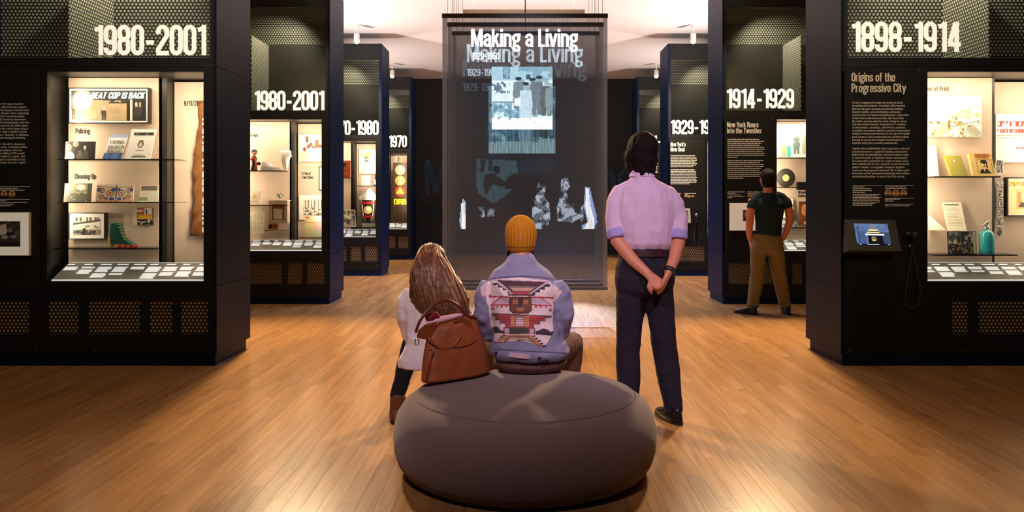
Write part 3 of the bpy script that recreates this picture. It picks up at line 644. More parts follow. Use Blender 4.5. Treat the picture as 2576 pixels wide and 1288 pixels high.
# ---------------------------------------------------------------- graphic panels
def text_lines(root, name, lines, px0, py0, dy, cap, Y, m=M_INK, widths=None, bold=1.0, track=.06, right=None):
    mb = MB()
    for i, s in enumerate(lines):
        if not s: continue
        z = P(0, py0+dy*i+cap, Y).z; hgt = cap*Y/FPX
        V, Fc, w = text2d(s, bold=bold, track=track, coarse=cap < 12)
        if widths: wd = widths[i]*Y/FPX
        else: wd = None
        x0 = P(px0, 0, Y).x
        if right is not None:
            wd = w*hgt*1.45; x0 = P(right[i], 0, Y).x-wd
        text_into(mb, s, (x0, Y, z), hgt, wd, bold=bold, track=track, coarse=cap < 12)
    return build(name, mb, m, root, fix=False)
def bar_lines(root, name, px0, widths, py0, dy, hh, Y, seed=1, m=M_INK):
    mb = MB(); rng = random.Random(seed)
    for i, w in enumerate(widths):
        a = P(px0, py0+dy*i+hh, Y); word_bars(mb, rng, a.x, a.x+w*Y/FPX, a.z, hh*Y/FPX, Y, i)
    return build(name, mb, m, root, fix=False)
def portrait_dots(root, pxs, py, r, Y):
    for q, px in enumerate(pxs):
        c = P(px, py, Y); rr = r*Y/FPX; n = 22; cv = Canvas(n, n, (.86, .66, .36), 0)
        cv.ell(.5, .5, .5, .5, (.85, .64, .34), 1); hd = (.25, .18, .12)
        cv.put((((cv.x-.5)/.17)**2+((cv.y-.40)/.2)**2 < 1), (.93, .82, .62)); cv.put(((cv.x-.5)/.2)**2+((cv.y-.3)/.13)**2 < 1, hd)
        cv.put((((cv.x-.5)/.36)**2+((cv.y-.92)/.32)**2 < 1) & (cv.c[..., 3] > 0), (.2+.3*(q % 2), .18+.2*(q % 2), .16))
        print_grid('portrait', cv, (c.x-rr, Y, c.z+rr), (c.x+rr, Y, c.z+rr), (c.x-rr, Y, c.z-rr), root, lift=0)
Y1 = CAB_Y[0]-.0055
tp = cab['R1'][2]
text_lines(tp, 'heading', ['Origins of the', 'Progressive City'], 2142, 183, 27, 22, Y1, widths=[110, 137], bold=1.12, track=.03)
para1 = ["The city's rapid growth brought new scrutiny to old but", 'increasing urban problems—extending in filthy tenement', 'districts, low wages and dangerous working conditions,', 'financial volatility, racial discrimination, and unequal', 'concentrations of economic and political power. A generation', 'of New Yorkers embraced a new idea, that these urban', 'ills could be solved by collective action. Joining the reform', "ranks that defined America's \"Progressive Era,\" an alliance", 'of union members, journalists, social workers, academics,', 'and middle-class women rallied for a new kind of government', 'activism to rein in private interests for the sake of the public', 'good. In many of their crusades they were joined by radicals', 'pressing for an even more dramatic transformation of a', 'capitalist society into a socialist commonwealth.']
para2 = ["Together they established New York's reputation as a city that", 'protected its workers, regulated its housing, and promoted', 'public health through legislation, and whose activists sought', 'to control the power of "Big Money" bankers and financiers.', 'The reform spirit reached into every aspect of urban society.', "Even Tammany Hall, the city's famously corrupt Democratic", 'political "machine," strategically reshaped its agenda in', 'response to the progressive movement. This tradition and its', 'ideas about activist government would shape urban politics—', 'and American liberalism—for most of the 20th century.']
text_lines(tp, 'body_text', para1, 2144, 255.5, 7.82, 5.0, Y1, widths=[127, 133, 129, 122, 142, 129, 137, 136, 135, 145, 144, 142, 131, 115], track=.09)
text_lines(tp, 'body_text', para2, 2144, 371, 7.82, 5.0, Y1, widths=[144, 138, 142, 140, 142, 143, 132, 144, 147, 132], track=.09)
bar_lines(tp, 'caption_text', 2145, [32, 46, 50, 32], 469, 4.6, 2.2, Y1, 3); bar_lines(tp, 'caption_text', 2145, [70, 66, 72, 66, 70, 72, 58, 48], 488, 3.9, 2.0, Y1, 4)
bar_lines(tp, 'caption_text', 2226, [52, 58], 467+2, 4.4, 2.0, Y1, 5); bar_lines(tp, 'caption_text', 2226, [40, 22], 500, 4.6, 2.2, Y1, 6); bar_lines(tp, 'caption_text', 2226, [70, 62], 513, 3.9, 2.0, Y1, 7)
for (a, b_, yy) in ((2145, 2218, 466.5), (2226, 2299, 466.5), (2226, 2299, 498)):
    p, q = P(a, yy, Y1), P(b_, yy+1, Y1); build('rule_line', MB().add([p, (q.x, Y1, p.z), q, (p.x, Y1, q.z)], [(0, 1, 2, 3)]), M_INK, tp)
portrait_dots(tp, (2234, 2253.5, 2273), 486.5, 9, Y1)
tp = cab['L1'][2]
tl_ = ['of New York more than its', '1980s, New York was cleaner', 'decades. Developers transformed', 'abandoned theaters into a gleaming', 'Central Park received a major', 'hundreds of formerly abandoned', 'crime fell dramatically, with the', '85 percent in the 1990s alone.', 'York into the safest large city in', 'its own. Angry conflicts broke', 'the "Disney-fication" of midtown,', 'the city was losing its identity.', '', 'over the city\'s character', "the city's sense of invulnerability", 'and two airliners into the', 'Center killing 2,753 people', 'firefighters, police, and', 'they reconsidered the', "pondered how the city's spirit—"]
rt_ = [58, 67, 72, 72, 62, 65, 73, 72, 70, 68, 73, 65, 0, 63, 69, 56, 62, 62, 63, 69]
text_lines(tp, 'body_text', tl_, 0, 259, 7.75, 5.0, Y1, track=.09, right=rt_)
bar_lines(tp, 'caption_text', -60, [105, 122], 473, 4.4, 2, Y1, 11); bar_lines(tp, 'caption_text', -60, [75, 128, 95, 90], 504, 4.2, 2, Y1, 12)
for yy in (469, 501):
    p, q = P(-60, yy, Y1), P(75, yy+1, Y1); build('rule_line', MB().add([p, (q.x, Y1, p.z), q, (p.x, Y1, q.z)], [(0, 1, 2, 3)]), M_INK, tp)
portrait_dots(tp, (10, 30), 488.5, 8.5, Y1)
Y2 = CAB_Y[1]-.0055; tp = cab['R2'][2]
text_lines(tp, 'heading', ['New York Roars', 'Into the Twenties'], 1829, 307, 15, 13.5, Y2, widths=[79, 86], bold=1.12, track=.03)
bar_lines(tp, 'body_text', 1830, [82, 92, 85, 84, 92, 93, 88, 93, 93, 26], 349.5, 5.0, 2.1, Y2, 21); bar_lines(tp, 'body_text', 1830, [90, 82, 91, 92, 88, 80, 84, 92, 90, 42], 403, 4.9, 2.1, Y2, 22)
bar_lines(tp, 'caption_text', 1830, [44, 20, 34, 44, 14], 482, 3.7, 1.6, Y2, 23); bar_lines(tp, 'caption_text', 1880, [50, 44], 482, 3.7, 1.6, Y2, 24)
portrait_dots(tp, (1886, 1897), 493, 5.5, Y2)
Y3 = CAB_Y[2]-.0055; tp = cab['R3'][2]
text_lines(tp, 'heading', ["New York's", 'New Deal'], 1687, 358, 12.5, 10.5, Y3, widths=[38, 35], bold=1.15, track=.03)
bar_lines(tp, 'body_text', 1687, [62, 64, 66, 66, 63, 66, 64, 60], 390.5, 4.0, 1.8, Y3, 31); bar_lines(tp, 'body_text', 1687, [60, 63, 66, 64, 66, 67, 64, 66, 65, 48], 426, 3.95, 1.8, Y3, 32)
bar_lines(tp, 'caption_text', 1687, [26, 24], 486, 3, 1.3, Y3, 33); bar_lines(tp, 'caption_text', 1722, [30, 8], 486, 3, 1.3, Y3, 34); portrait_dots(tp, (1726, 1734, 1743), 494, 3.6, Y3)
Y4 = CAB_Y[3]-.0055; tp = cab['R4'][2]
bar_lines(tp, 'heading', 1609, [30, 42], 383, 10, 7, Y4, 41); bar_lines(tp, 'body_text', 1609, [46, 48, 44, 48, 46, 47, 46, 44, 47, 30], 408, 3.2, 1.5, Y4, 42)

# ================================================================ things in the cases
def board(name, label, cat, tl, tr, bl, Y, cv=None, m=M_PAPER, thick=.006, lean=0.0, rest=None, group=None, ratio=None, inner=(0, 0, 1, 1), leanb=0.0):
    """a sheet or book standing in a case, front face given by three photo points at distance Y"""
    a, b, c = P(*tl, Y), P(*tr, Y), P(*bl, Y)
    hgt = a.z-c.z
    if rest is not None:
        d = rest-c.z; a.z += d; b.z += d; c.z += d
    a.y += lean; b.y += lean
    o = build(name, MB().slab(a, b, c, thick), m); tag(o, label, cat, group)
    if cv is not None:
        U, W = b-a, c-a; x0, y0, x1, y1 = inner
        print_grid('printed_face', cv, a+U*x0+W*y0, a+U*x1+W*y0, a+U*x0+W*y1, o)
    return o
def framed(name, label, cat, px0, py0, px1, py1, Y, cv, border, fw=.014, depth=.04, fm=M_FRAMEB, mm=M_WHITE, group=None, back=None):
    a, c = P(px0, py0, Y), P(px1, py1, Y)
    r = empty(name, ((a.x+c.x)/2, Y+.02, c.z), label, cat, group)
    build('frame', MB().frame(a.x-fw, c.x+fw, c.z-fw, a.z+fw, fw, Y-.004, Y+(back or depth)), fm, r)
    mb_ = build('mat_board', MB().box(a.x, c.x, Y, Y+.008, c.z, a.z), mm, r)
    bx, bz = border*(c.x-a.x), border*(c.x-a.x)
    print_grid('picture', cv, (a.x+bx, Y, a.z-bz), (c.x-bx, Y, a.z-bz), (a.x+bx, Y, c.z+bz), r)
    return r
def zshelf(i, py): return P(0, py, CAB_Y[i]+.14).z
def wall_text(root, s_lines, px, py, cap, dy, Y, widths, m=M_INKB):
    return text_lines(root, 'section_heading', s_lines, px, py, dy, cap, Y, m=m, widths=widths, bold=1.1, track=.04)
def bwphoto(w, h, seed, dark=.25, light=.9, n=5, tint=(1, .97, .92)):
    cv = Canvas(w, h, (.55, .55, .55)); f = cv.fnoise(5, seed); g = dark+(light-dark)*np.clip((f-.3)*2.4, 0, 1)
    cv.c[..., :3] = g[..., None]; r = random.Random(seed)
    for q in range(n):
        c_ = r.choice([dark*.6, dark, light*.75, light]); cv.person(r.uniform(.1, .9), r.uniform(.8, 1.05), r.uniform(.35, .7), (c_,)*3, (light*.85,)*3)
    cv.c[..., :3] *= np.array(tint); return cv
G1 = 'exhibits in the nearest left cabinet'
yi = CAB_Y[0]+.14; yp = CAB_Y[0]+.297
root = cab['L1'][0]
wall_text(root, ['Policing'], 190, 323, 13, 15, yp, [36]); wall_text(root, ['Cleaning Up'], 188, 437, 13, 15, yp, [53]); wall_text(root, ['9/11/2001'], 463, 254, 12, 14, CAB_Y[0]+.447, [48])
# poster of the officer
cv = Canvas(150, 60, (.16, .13, .10)); f = cv.fnoise(6, 3)
cv.c[..., :3] = (np.array([.78, .68, .52])*(0.55+.5*f)[..., None]); cv.put(cv.y < .30+.06*cv.x, (.13, .11, .09)); cv.put((cv.y > .3) & (cv.y < .44) & (cv.x > .5) & (cv.fnoise(9, 5) > .45), (.14, .12, .10))
cv.put(cv.pmask([(0, .0), (.1, .0), (.18, .5), (.1, .62), (0, .62)]), (.25, .2, .16)); d = np.sqrt(((cv.x-.15)/.10)**2+((cv.y-.36)/.24)**2)
for c_ in range(3): cv.c[..., c_] = np.where(d < 1.6, np.maximum(cv.c[..., c_], np.clip(1.5-.75*d, 0, 1)*(1, .95, .82)[c_]), cv.c[..., c_])
cv.rect(.74, .3, .79, 1, (.09, .08, .07)); cv.rect(.79, .3, .815, 1, (.92, .86, .74)); cv.rect(.82, .28, 1, 1, (.10, .09, .08))
for (x_, c_) in ((.87, .7), (.92, .62)): cv.ell(x_, .48, .016, .1, (c_, c_*.9, c_*.75)); cv.poly([(x_-.02, .55), (x_+.02, .55), (x_+.03, .85), (x_-.03, .85)], (.2, .18, .15))
cv.person(.435, .98, .56, (.13, .11, .10), (.55, .42, .32), .42); cv.rect(.405, .48, .465, .66, (.62, .56, .46)); cv.person(.03, .95, .4, (.25, .2, .16)); cv.line(.1, .93, .32, .9, .02, (.95, .92, .85))
pr = framed('framed_poster', 'framed night street poster headed THE BEAT COP IS BACK', 'poster', 175, 223, 372, 308, CAB_Y[0]+.235, cv, .022, .008, .055, group=G1)
mb = MB(); a = P(196, 248, CAB_Y[0]+.232); text_into(mb, 'THE BEAT COP IS BACK', (a.x, CAB_Y[0]+.231, a.z), 15.5*(CAB_Y[0]+.23)/FPX, 166*(CAB_Y[0]+.23)/FPX, slant=.2, bold=1.35, track=.03)
build('poster_lettering', mb, mat('ink_skyblue', hexc(170, 222, 226), .5), pr, fix=False)
# first shelf
cv = Canvas(40, 26, (.2, .17, .14)); cv.grain(.14, 6, 2); cv.ell(.12, .35, .1, .2, (.45, .4, .36)); cv.poly([(0, 1), (.05, .6), (.2, .55), (.34, .8), (.3, 1)], (.86, .82, .78)); cv.ell(.34, .15, .1, .16, (.6, .58, .52)); cv.poly([(.4, 1), (.42, .5), (.55, .5), (.6, 1)], (.42, .4, .36)); cv.ell(.66, .35, .05, .12, (.85, .82, .76)); cv.poly([(.57, 1), (.6, .5), (.76, .5), (.8, 1)], (.35, .33, .3))
board('photograph', 'dark sepia photo of officers leaning on upper shelf', 'photograph', (163, 349), (238, 349), (163, 394), yi-.03, cv, M_FRAMEB, .006, .015, zshelf(0, 401), G1)
cv = Canvas(44, 46, (.95, .95, .94)); cv.rect(0, 0, 1, .14, (.62, .70, .84)); cv.rect(0, .74, 1, 1, (.36, .50, .76)); cv.put((cv.y > .74) & (cv.fnoise(4, 4) > .55), (.24, .36, .62))
bk = board('book', 'blue and white book FIXING BROKEN WINDOWS leaning back', 'book', (271, 334), (318, 334), (257, 398), yi, cv, M_WHITE, .022, .05, zshelf(0, 401), G1)
mb = MB(); yy = yi-.004
for s_, x_, py_, w_, m_ in (('FIXING', 272, 358, 36, 0), ('BROKEN', 269, 371, 40, 0), ('WINDOWS', 267, 382, 38, 0)):
    a = P(x_, py_, yi); t_ = (398-py_)/64*.05; text_into(mb, s_, (a.x, yi+t_-.0035, a.z+zshelf(0, 401)-P(0, 398, yi).z), 9*yi/FPX, w_*yi/FPX, bold=.8, Vv=(0, .05/.215, 1))
build('title', mb, mat('ink_olive', hexc(120, 110, 92), .6), bk, fix=False)
cv = Canvas(40, 46, (.97, .96, .93)); cv.ell(.5, .5, .12, .13, (.35, .32, .28)); cv.ell(.5, .52, .07, .09, (.85, .8, .7)); cv.rect(.4, .36, .6, .4, (.35, .32, .28)); cv.rect(.33, .7, .67, .725, (.6, .55, .48)); cv.rect(.3, .84, .7, .87, (.35, .3, .27)); cv.rect(.22, .9, .8, .93, (.35, .3, .27))
bk = board('book', 'white report REENGINEERING with a badge, propped on upper shelf', 'book', (324, 323), (386, 323), (315, 400), yi, cv, M_WHITE, .012, .05, zshelf(0, 401), G1)
mb = MB(); a = P(332, 338, yi); text_into(mb, 'REENGINEERING', (a.x, yi+.036, a.z+zshelf(0, 401)-P(0, 400, yi).z), 7*yi/FPX, 50*yi/FPX, bold=1.5, Vv=(0, .2, 1)); build('title', mb, M_INKB, bk, fix=False)
# second shelf
cv = Canvas(40, 28, (.62, .60, .48)); cv.grain(.16, 6, 8); cv.ell(.62, .22, .16, .16, (.92, .9, .82)); cv.rect(.05, .38, .95, .42, (.3, .28, .22)); cv.put((cv.y > .5) & (cv.fnoise(5, 9) > .52), (.36, .36, .28)); cv.rect(.86, 0, 1, 1, (.3, .3, .24))
board('photograph', 'greenish photo of a lake pavilion on middle shelf', 'photograph', (160, 460), (228, 460), (160, 507), yi-.03, cv, M_FRAMEB, .006, .02, zshelf(0, 508), G1)
r = empty('open_book', P(288, 508, yi), 'open pattern book with blue and orange scrollwork', 'book', G1); zr = zshelf(0, 508)
for s_, (x0, x1) in enumerate(((241, 287), (288.5, 334))):
    cv = Canvas(48, 46, (.93, .88, .78)); xx = cv.x if s_ else 1-cv.x
    cv.put((cv.y < .13+.1*np.abs(xx-.0)*0+.08*(1-xx)), (.86, .55, .30)); cv.put((cv.y < .08+.08*(1-xx)), (.94, .9, .82)); cv.put(cv.y > .92, (.86, .6, .4))
    for (ex, ey, er) in ((.3, .5, .2), (.72, .35, .15), (.72, .72, .16), (.48, .8, .1)):
        d = np.sqrt((xx-ex)**2+((cv.y-ey)*1.0)**2); cv.put((d < er) & (d > er-.06), (.62, .42, .24)); cv.put(d < er*.4, (.80, .30, .22))
    cv.put(((xx-.12)/.13)**2+((cv.y-.3)/.1)**2 < 1, (.25, .36, .66)); cv.put(((xx-.2)/.14)**2+((cv.y-.82)/.09)**2 < 1, (.25, .36, .66)); cv.put(((xx-.88)/.1)**2+((cv.y-.3)/.12)**2 < 1, (.25, .36, .66)); cv.put((xx < .03), (.55, .22, .16))
    a, b, c = P(x0, 461, yi), P(x1, 461, yi), P(x0, 505, yi); d = zr-c.z; [setattr(q, 'z', q.z+d) for q in (a, b, c)]
    if s_ == 0: b.y += .02; c.y += 0
    else: a.y += .02; c.y += .02
    a.y += .02; b.y += .02
    pg = build('page_block', MB().slab(a, b, c, .014), M_PAPER, r); print_grid('page_print', cv, a, b, c, pg)
cv = Canvas(30, 30, (.97, .94, .86)); cv.rect(.08, .06, .92, .32, (.55, .50, .42)); cv.rect(.0, .72, .45, .95, (.62, .68, .58))
board('paper_card', 'pale card with dark plaque at the right end of middle shelf', 'card', (350, 463), (397, 463), (350, 506), yi, cv, M_WHITE, .005, .02, zshelf(0, 508), G1)
# bottom shelf
cv = Canvas(70, 50, (.8, .77, .7)); cv.rect(0, .0, 1, .28, (.86, .83, .76)); [cv.rect(x_, .02, x_+.07, .24, (.3, .28, .25)) for x_ in (.1, .25, .48, .6, .78, .88)]
cv.poly([(0, .34), (1, .14), (1, .24), (0, .44)], (.22, .2, .18)); cv.poly([(.03, .44), (.97, .26), (.97, .62), (.03, .72)], (.92, .89, .82)); cv.put((cv.y > .45) & (cv.y < .62) & (cv.fnoise(14, 3) > .62), (.45, .42, .38)); cv.rect(0, .72, 1, 1, (.25, .23, .2)); cv.put((cv.y > .7) & (cv.fnoise(8, 6) > .55), (.6, .57, .52)); cv.poly([(.3, 1), (.36, .62), (.46, .62), (.5, 1)], (.1, .09, .08))
framed('framed_photograph', 'black and white theatre marquee photo in black frame below boot shelf text', 'photograph', 175, 537, 262, 600, CAB_Y[0]+.24, cv, .10, .007, .05, group=G1)['label'] = 'framed black and white photo of a theatre marquee left of the boot'
cv = Canvas(44, 34, (.6, .5, .42)); cv.grain(.2, 8, 12); cv.rect(0, 0, .55, .35, (.78, .3, .2)); cv.rect(.05, .1, .5, .2, (.9, .82, .74)); cv.rect(.6, 0, .95, .4, (.94, .9, .84)); cv.rect(.66, .05, .72, .4, (.2, .16, .12)); cv.poly([(.25, .55), (.35, .38), (.95, .36), (1, .62), (.3, .64)], (.94, .66, .12)); cv.rect(.15, .64, 1, 1, (.12, .1, .09)); cv.put((cv.y > .62) & (cv.fnoise(12, 5) > .58), (.85, .8, .7)); cv.put((cv.x < .2), (.86, .78, .7))
board('photograph', 'colour street photo with yellow taxi pinned above the boot', 'photograph', (334, 524), (384, 524), (334, 566), CAB_Y[0]+.27, cv, M_FRAMEB, .012, 0, None, G1)
# platform boot
r = empty('ankle_boot', P(305, 623, yi), 'green lace-up heeled ankle boot with yellow heel', 'boot', G1)
def bp_(pts, z=zshelf(0, 623)): return [(P(x, y, yi).x, P(x, y, yi).z+z-P(0, 620.5, yi).z) for x, y in pts]
M_BG = mat('boot_green', hexc(40, 104, 92), .35, var=.35, vscale=40, stretch=(1, 1, 3)); M_BY = mat('boot_yellow', hexc(232, 184, 40), .4); M_BR = mat('boot_red', hexc(190, 50, 48), .4)
def fat(poly, y0, y1, name, m, par, r_=.014):
    o = build(name, MB().prism(poly, y0, y1-y0), m, par); bv = o.modifiers.new('b', 'BEVEL'); bv.width = r_; bv.segments = 3; bv.limit_method = 'ANGLE'; o.data.polygons.foreach_set('use_smooth', [True]*len(o.data.polygons)); return o
up = fat(bp_([(280, 558), (306, 556), (308, 575), (313, 592), (324, 603), (338, 611), (341, 616), (282, 612), (279, 590)]), yi-.035, yi+.035, 'upper', M_BG, r, .018)
fat(bp_([(279, 585), (284, 600), (286, 608), (283, 620), (278, 620.5), (276, 606), (273, 594)]), yi-.02, yi+.02, 'heel', M_BY, r, .006)
so = fat(bp_([(292, 612), (312, 611), (326, 612), (340, 613), (343, 617), (340, 620.5), (296, 620.5)]), yi-.038, yi+.038, 'sole', M_BR, r, .008)
for x_ in (300, 314, 328):
    c_ = bp_([(x_, 616)])[0]; build('sole_dot', MB().disc(c_, .011, yi-.0395, 14, .004), M_BY, so)
for q in range(6):
    c_ = bp_([(300+q*3.2, 562+q*7.5), (309+q*4.4, 560+q*7.6)]); build('lace', MB().tube([(c_[0][0], yi-.037, c_[0][1]), (c_[1][0], yi-.034, c_[1][1])], .0028, 6), M_BY, r)
# brown salvaged sign sheet
rr = random.Random(5); pts = [(497, 255), (503, 300), (496, 345), (490, 395), (487, 440), (489, 490), (484, 540), (480, 590)]
V = []; Fc = []; yb = CAB_Y[0]+.40; nx_ = 9; ny_ = 40
for j in range(ny_+1):
    t = j/ny_; f_ = t*7; q = min(int(f_), 6); xl_ = pts[q][0]+(pts[q+1][0]-pts[q][0])*(f_-q); py_ = 255+(592-255)*t
    for i_ in range(nx_+1):
        s_ = i_/nx_; p = P(xl_+(548-xl_)*s_, py_, yb); V.append((p.x, yb-.015+.012*math.sin(j*1.1+i_)+rr.uniform(-.008, .008)-.02*math.sin(s_*3.1), p.z))
for j in range(ny_):
    for i_ in range(nx_): a = j*(nx_+1)+i_; Fc.append((a, a+1, a+nx_+2, a+nx_+1))
sg = build('salvaged_sign', MB().add(V, Fc), mat('sign_brown', hexc(128, 84, 46), .45, metal=.3, var=.5, vscale=14), smooth=True); tag(sg, 'crumpled brown metal sign hung upright in the right of the case', 'sign', G1)
sm = sg.modifiers.new('s', 'SOLIDIFY'); sm.thickness = .004
mb = MB(); a = P(514, 300, yb-.05); text_into(mb, 'World Trade Cente', (a.x-.018, yb-.05, a.z+.03), .075, 1.02, U=(0, 0, -1), Vv=(1, 0, 0), bold=.9); build('sign_lettering', mb, M_WHITE, sg, fix=False)
# framed picture on the graphic panel
cv = Canvas(50, 60, (.3, .29, .27)); cv.grain(.2, 8, 31); cv.poly([(.2, .2), (.6, .1), (.62, .5), (.25, .6)], (.86, .84, .78)); [cv.ell(x_, y_, .09, .08, (c_,)*3) for x_, y_, c_ in ((.7, .35, .5), (.8, .6, .6), (.3, .7, .25), (.55, .62, .7), (.9, .45, .4))]; cv.rect(.6, .45, .85, .55, (.12, .11, .1)); cv.rect(.3, .8, 1, 1, (.15, .14, .13))
fp = framed('mounted_photograph', 'white-matted crowd photo mounted under the left text panel', 'photograph', -58, 535, 73, 642, CAB_Y[0]-.03, cv, .165, .003, .025, M_WHITE, mat('mat_cream', hexc(250, 240, 216), .6, emis=.22, ecol=(1, .93, .76)))  # mount is plain board; its added emission stands in for light on it

G2 = 'exhibits in the second left cabinet'; yi = CAB_Y[1]+.14; root = cab['L2'][0]; z1 = zshelf(1, 429.5); z2 = zshelf(1, 515.5)
wall_text(root, ['Gilded Age'], 614, 336.5, 7, 8, CAB_Y[1]+.297, [36]); wall_text(root, ['A Tale of', 'Two Cities'], 760, 432, 8, 10, CAB_Y[1]+.447, [22, 28])
M_RED = mat('cloth_red', hexc(186, 34, 40), .7); M_SKIN = mat('skin', hexc(196, 128, 96), .5, bump=.05, bscale=120)
r = empty('costumed_doll', P(639, 429.5, yi), 'small doll in red and black costume on upper shelf', 'doll', G2); c = P(639, 429.5, yi); c.z = z1
build('body', MB().rings([(c.x, yi, z1, .045, .03), (c.x, yi, z1+.10, .03, .025), (c.x, yi, z1+.17, .04, .03), (c.x, yi, z1+.20, .02, .02)]), M_FRAMEB, r, True)
build('head', MB().ball((c.x+.005, yi, z1+.235), .032), M_SKIN, r, True); build('hair', MB().ball((c.x, yi+.008, z1+.25), (.04, .036, .036)), M_INKB, r, True)
build('sash', MB().tube([(c.x-.05, yi-.03, z1+.15), (c.x+.02, yi-.04, z1+.17), (c.x+.04, yi-.03, z1+.08), (c.x+.03, yi-.035, z1+.01)], .014, 8), M_RED, r, True); build('bag', MB().ball((c.x+.065, yi, z1+.095), (.025, .02, .025)), M_INKB, r, True)
def sneaker(name, label, x, z, yaw, pitch):
    r = empty(name, (x, yi, z), label, 'sneaker', G2); M = Matrix.Translation((x, yi, z)) @ Matrix.Rotation(pitch, 4, 'Y') @ Matrix.Rotation(yaw, 4, 'Z')
    Mw = mat('sneaker_white', hexc(244, 240, 234), .5)
    u = MB().rings([(0, 0, .02, .13, .045), (-.005, 0, .05, .125, .043), (-.045, 0, .075, .08, .036), (-.07, 0, .11, .045, .03), (-.072, 0, .13, .043, .028)], 20).xf(M); build('upper', u, Mw, r, True)
    build('sole', MB().rings([(0, 0, 0, .135, .047), (0, 0, .022, .137, .049)], 20).xf(M), mat('sole_white', hexc(250, 246, 238), .5), r)
    build('opening', MB().rings([(-.072, 0, .1305, .036, .021), (-.072, 0, .132, .034, .019)], 16).xf(M), M_INKB, r)
p = P(681, 0, yi); sneaker('sneaker', 'white sneaker lying flat on upper shelf beside its pair', p.x, z1, 0, 0); p = P(711, 0, yi); sneaker('sneaker', 'white sneaker standing on its toe, rightmost on upper shelf', p.x, z1+.135, 0, math.radians(80))
cv = Canvas(24, 28, (.94, .88, .78)); d = np.sqrt((cv.x-.45)**2+(cv.y-.4)**2); cv.put((d < .2), (.86, .72, .52)); cv.rect(.2, .72, .8, .76, (.7, .6, .48))
board('paper_card', 'cream card with round seal leaning on the lower shelf', 'card', (628, 478), (655, 478), (624, 512), yi, cv, M_PAPER, .01, .03, z2, G2)
cv = Canvas(36, 46, (.93, .90, .80)); [cv.line(x_, .05, x_+.1, .95, .02, (.72, .70, .58)) for x_ in (.2, .4, .62, .8)]; [cv.line(.05, y_, .95, y_+.06, .02, (.76, .72, .6)) for y_ in (.2, .45, .7)]
board('map_sheet', 'pale folded street map standing at the case bottom', 'map', (622, 534), (666, 534), (620, 588), yi+.05, cv, M_PAPER, .006, .02, None, G2)
c = P(701, 502, yi); r = empty('jewel_brooch', (c.x, yi, P(0, 502.5, yi).z), 'spiky silver brooch on top of framed box', 'brooch', G2); zc = P(0, 502.5, yi).z
build('core', MB().ball((c.x+.02, yi, zc+.04), .028), M_METAL, r, True)
for q in range(14):
    a_ = math.pi*q/13; build('spike', MB().tube([(c.x+.02, yi, zc+.035), (c.x+.02+.055*math.cos(a_), yi-.02*(q % 2), zc+.035+.07*math.sin(a_))], [.007, .003], 6), M_METAL, r)
cv = Canvas(30, 34, (.62, .45, .36)); cv.rect(.12, .3, .8, .95, (.88, .84, .78)); cv.rect(.05, .05, .95, .25, (.6, .32, .26)); cv.rect(.0, 0, .06, 1, (.5, .34, .26)); cv.grain(.05, 9, 4)
fb = framed('framed_document', 'document in light wooden box frame under the brooch', 'frame', 681, 510, 719, 557, CAB_Y[1]+.10, cv, .08, .022, .11, mat('frame_beige', hexc(196, 172, 148), .6), M_PAPER, G2)
c = P(688, 577, yi); r = empty('camera_toy', (c.x, yi, P(0, 578, yi).z), 'small orange and brown boxy gadget under the framed document', 'gadget', G2); zc = P(0, 578, yi).z
build('body', MB().box(c.x-.06, c.x+.065, yi-.03, yi+.03, zc, zc+.085), mat('gadget_orange', hexc(206, 140, 52), .5), r); build('dial', MB().disc((c.x-.03, zc+.045), .028, yi-.036, 18, .008), M_INKB, r); build('dial', MB().disc((c.x+.035, zc+.045), .022, yi-.036, 18, .008), mat('gadget_brown', hexc(92, 56, 32), .5), r)
root2 = root; build('support_stand', MB().box(P(674, 0, yi).x, P(724, 0, yi).x, yi-.03, yi+.15, P(0, 503, yi).z-.012, P(0, 503, yi).z-.001), M_PAPER, root); build('support_stand', MB().box(P(668, 0, yi).x, P(724, 0, yi).x, yi-.06, yi+.15, P(0, 578.5, yi).z-.012, P(0, 578.5, yi).z-.002), M_SHELF, root)
yq = CAB_Y[1]+.43
cv = Canvas(60, 66, (.95, .9, .83)); cv.rect(.3, .08, .4, .3, (.45, .34, .24)); cv.rect(.66, .2, .95, .5, (.55, .4, .28)); cv.rect(.8, .05, 1, .38, (.9, .82, .72)); [cv.ell(x_, y_, .07, .08, (.5, .38, .28)) for x_, y_ in ((.25, .55), (.4, .45), (.5, .38), (.6, .5))]; cv.rect(.05, .65, .45, .95, (.88, .8, .7)); cv.rect(.5, .5, .95, .84, (.96, .93, .88)); cv.grain(.05, 14, 8)
board('photograph', 'large pale photo of protesters holding placards, top right', 'photograph', (750.5, 338), (814, 338), (750.5, 406), yq, cv, M_WHITE, .014, 0, None, G2)
cv = Canvas(20, 46, (.96, .95, .92)); framed('framed_print', 'black-framed white print cut by the case edge', 'frame', 804, 421, 820, 477, yq, cv, .05, .01, .02, group=G2)
cv = Canvas(60, 44, (.88, .86, .82)); [cv.rect(x_, .0, x_+.04, .55, (.45, .43, .4)) for x_ in (.08, .22, .36, .52, .7, .85)]; cv.put((cv.y > .5) & (cv.fnoise(10, 2) > .5), (.42, .40, .37)); cv.put((cv.y > .5) & (cv.fnoise(14, 6) > .6), (.92, .9, .86)); cv.grain(.08, 20, 3)
board('photograph', 'black and white street rubble photo on white mount, lower right', 'photograph', (752, 491), (816, 491), (752, 553), yq, cv, M_WHITE, .014, 0, None, G2, inner=(.17, .18, 1, .82))
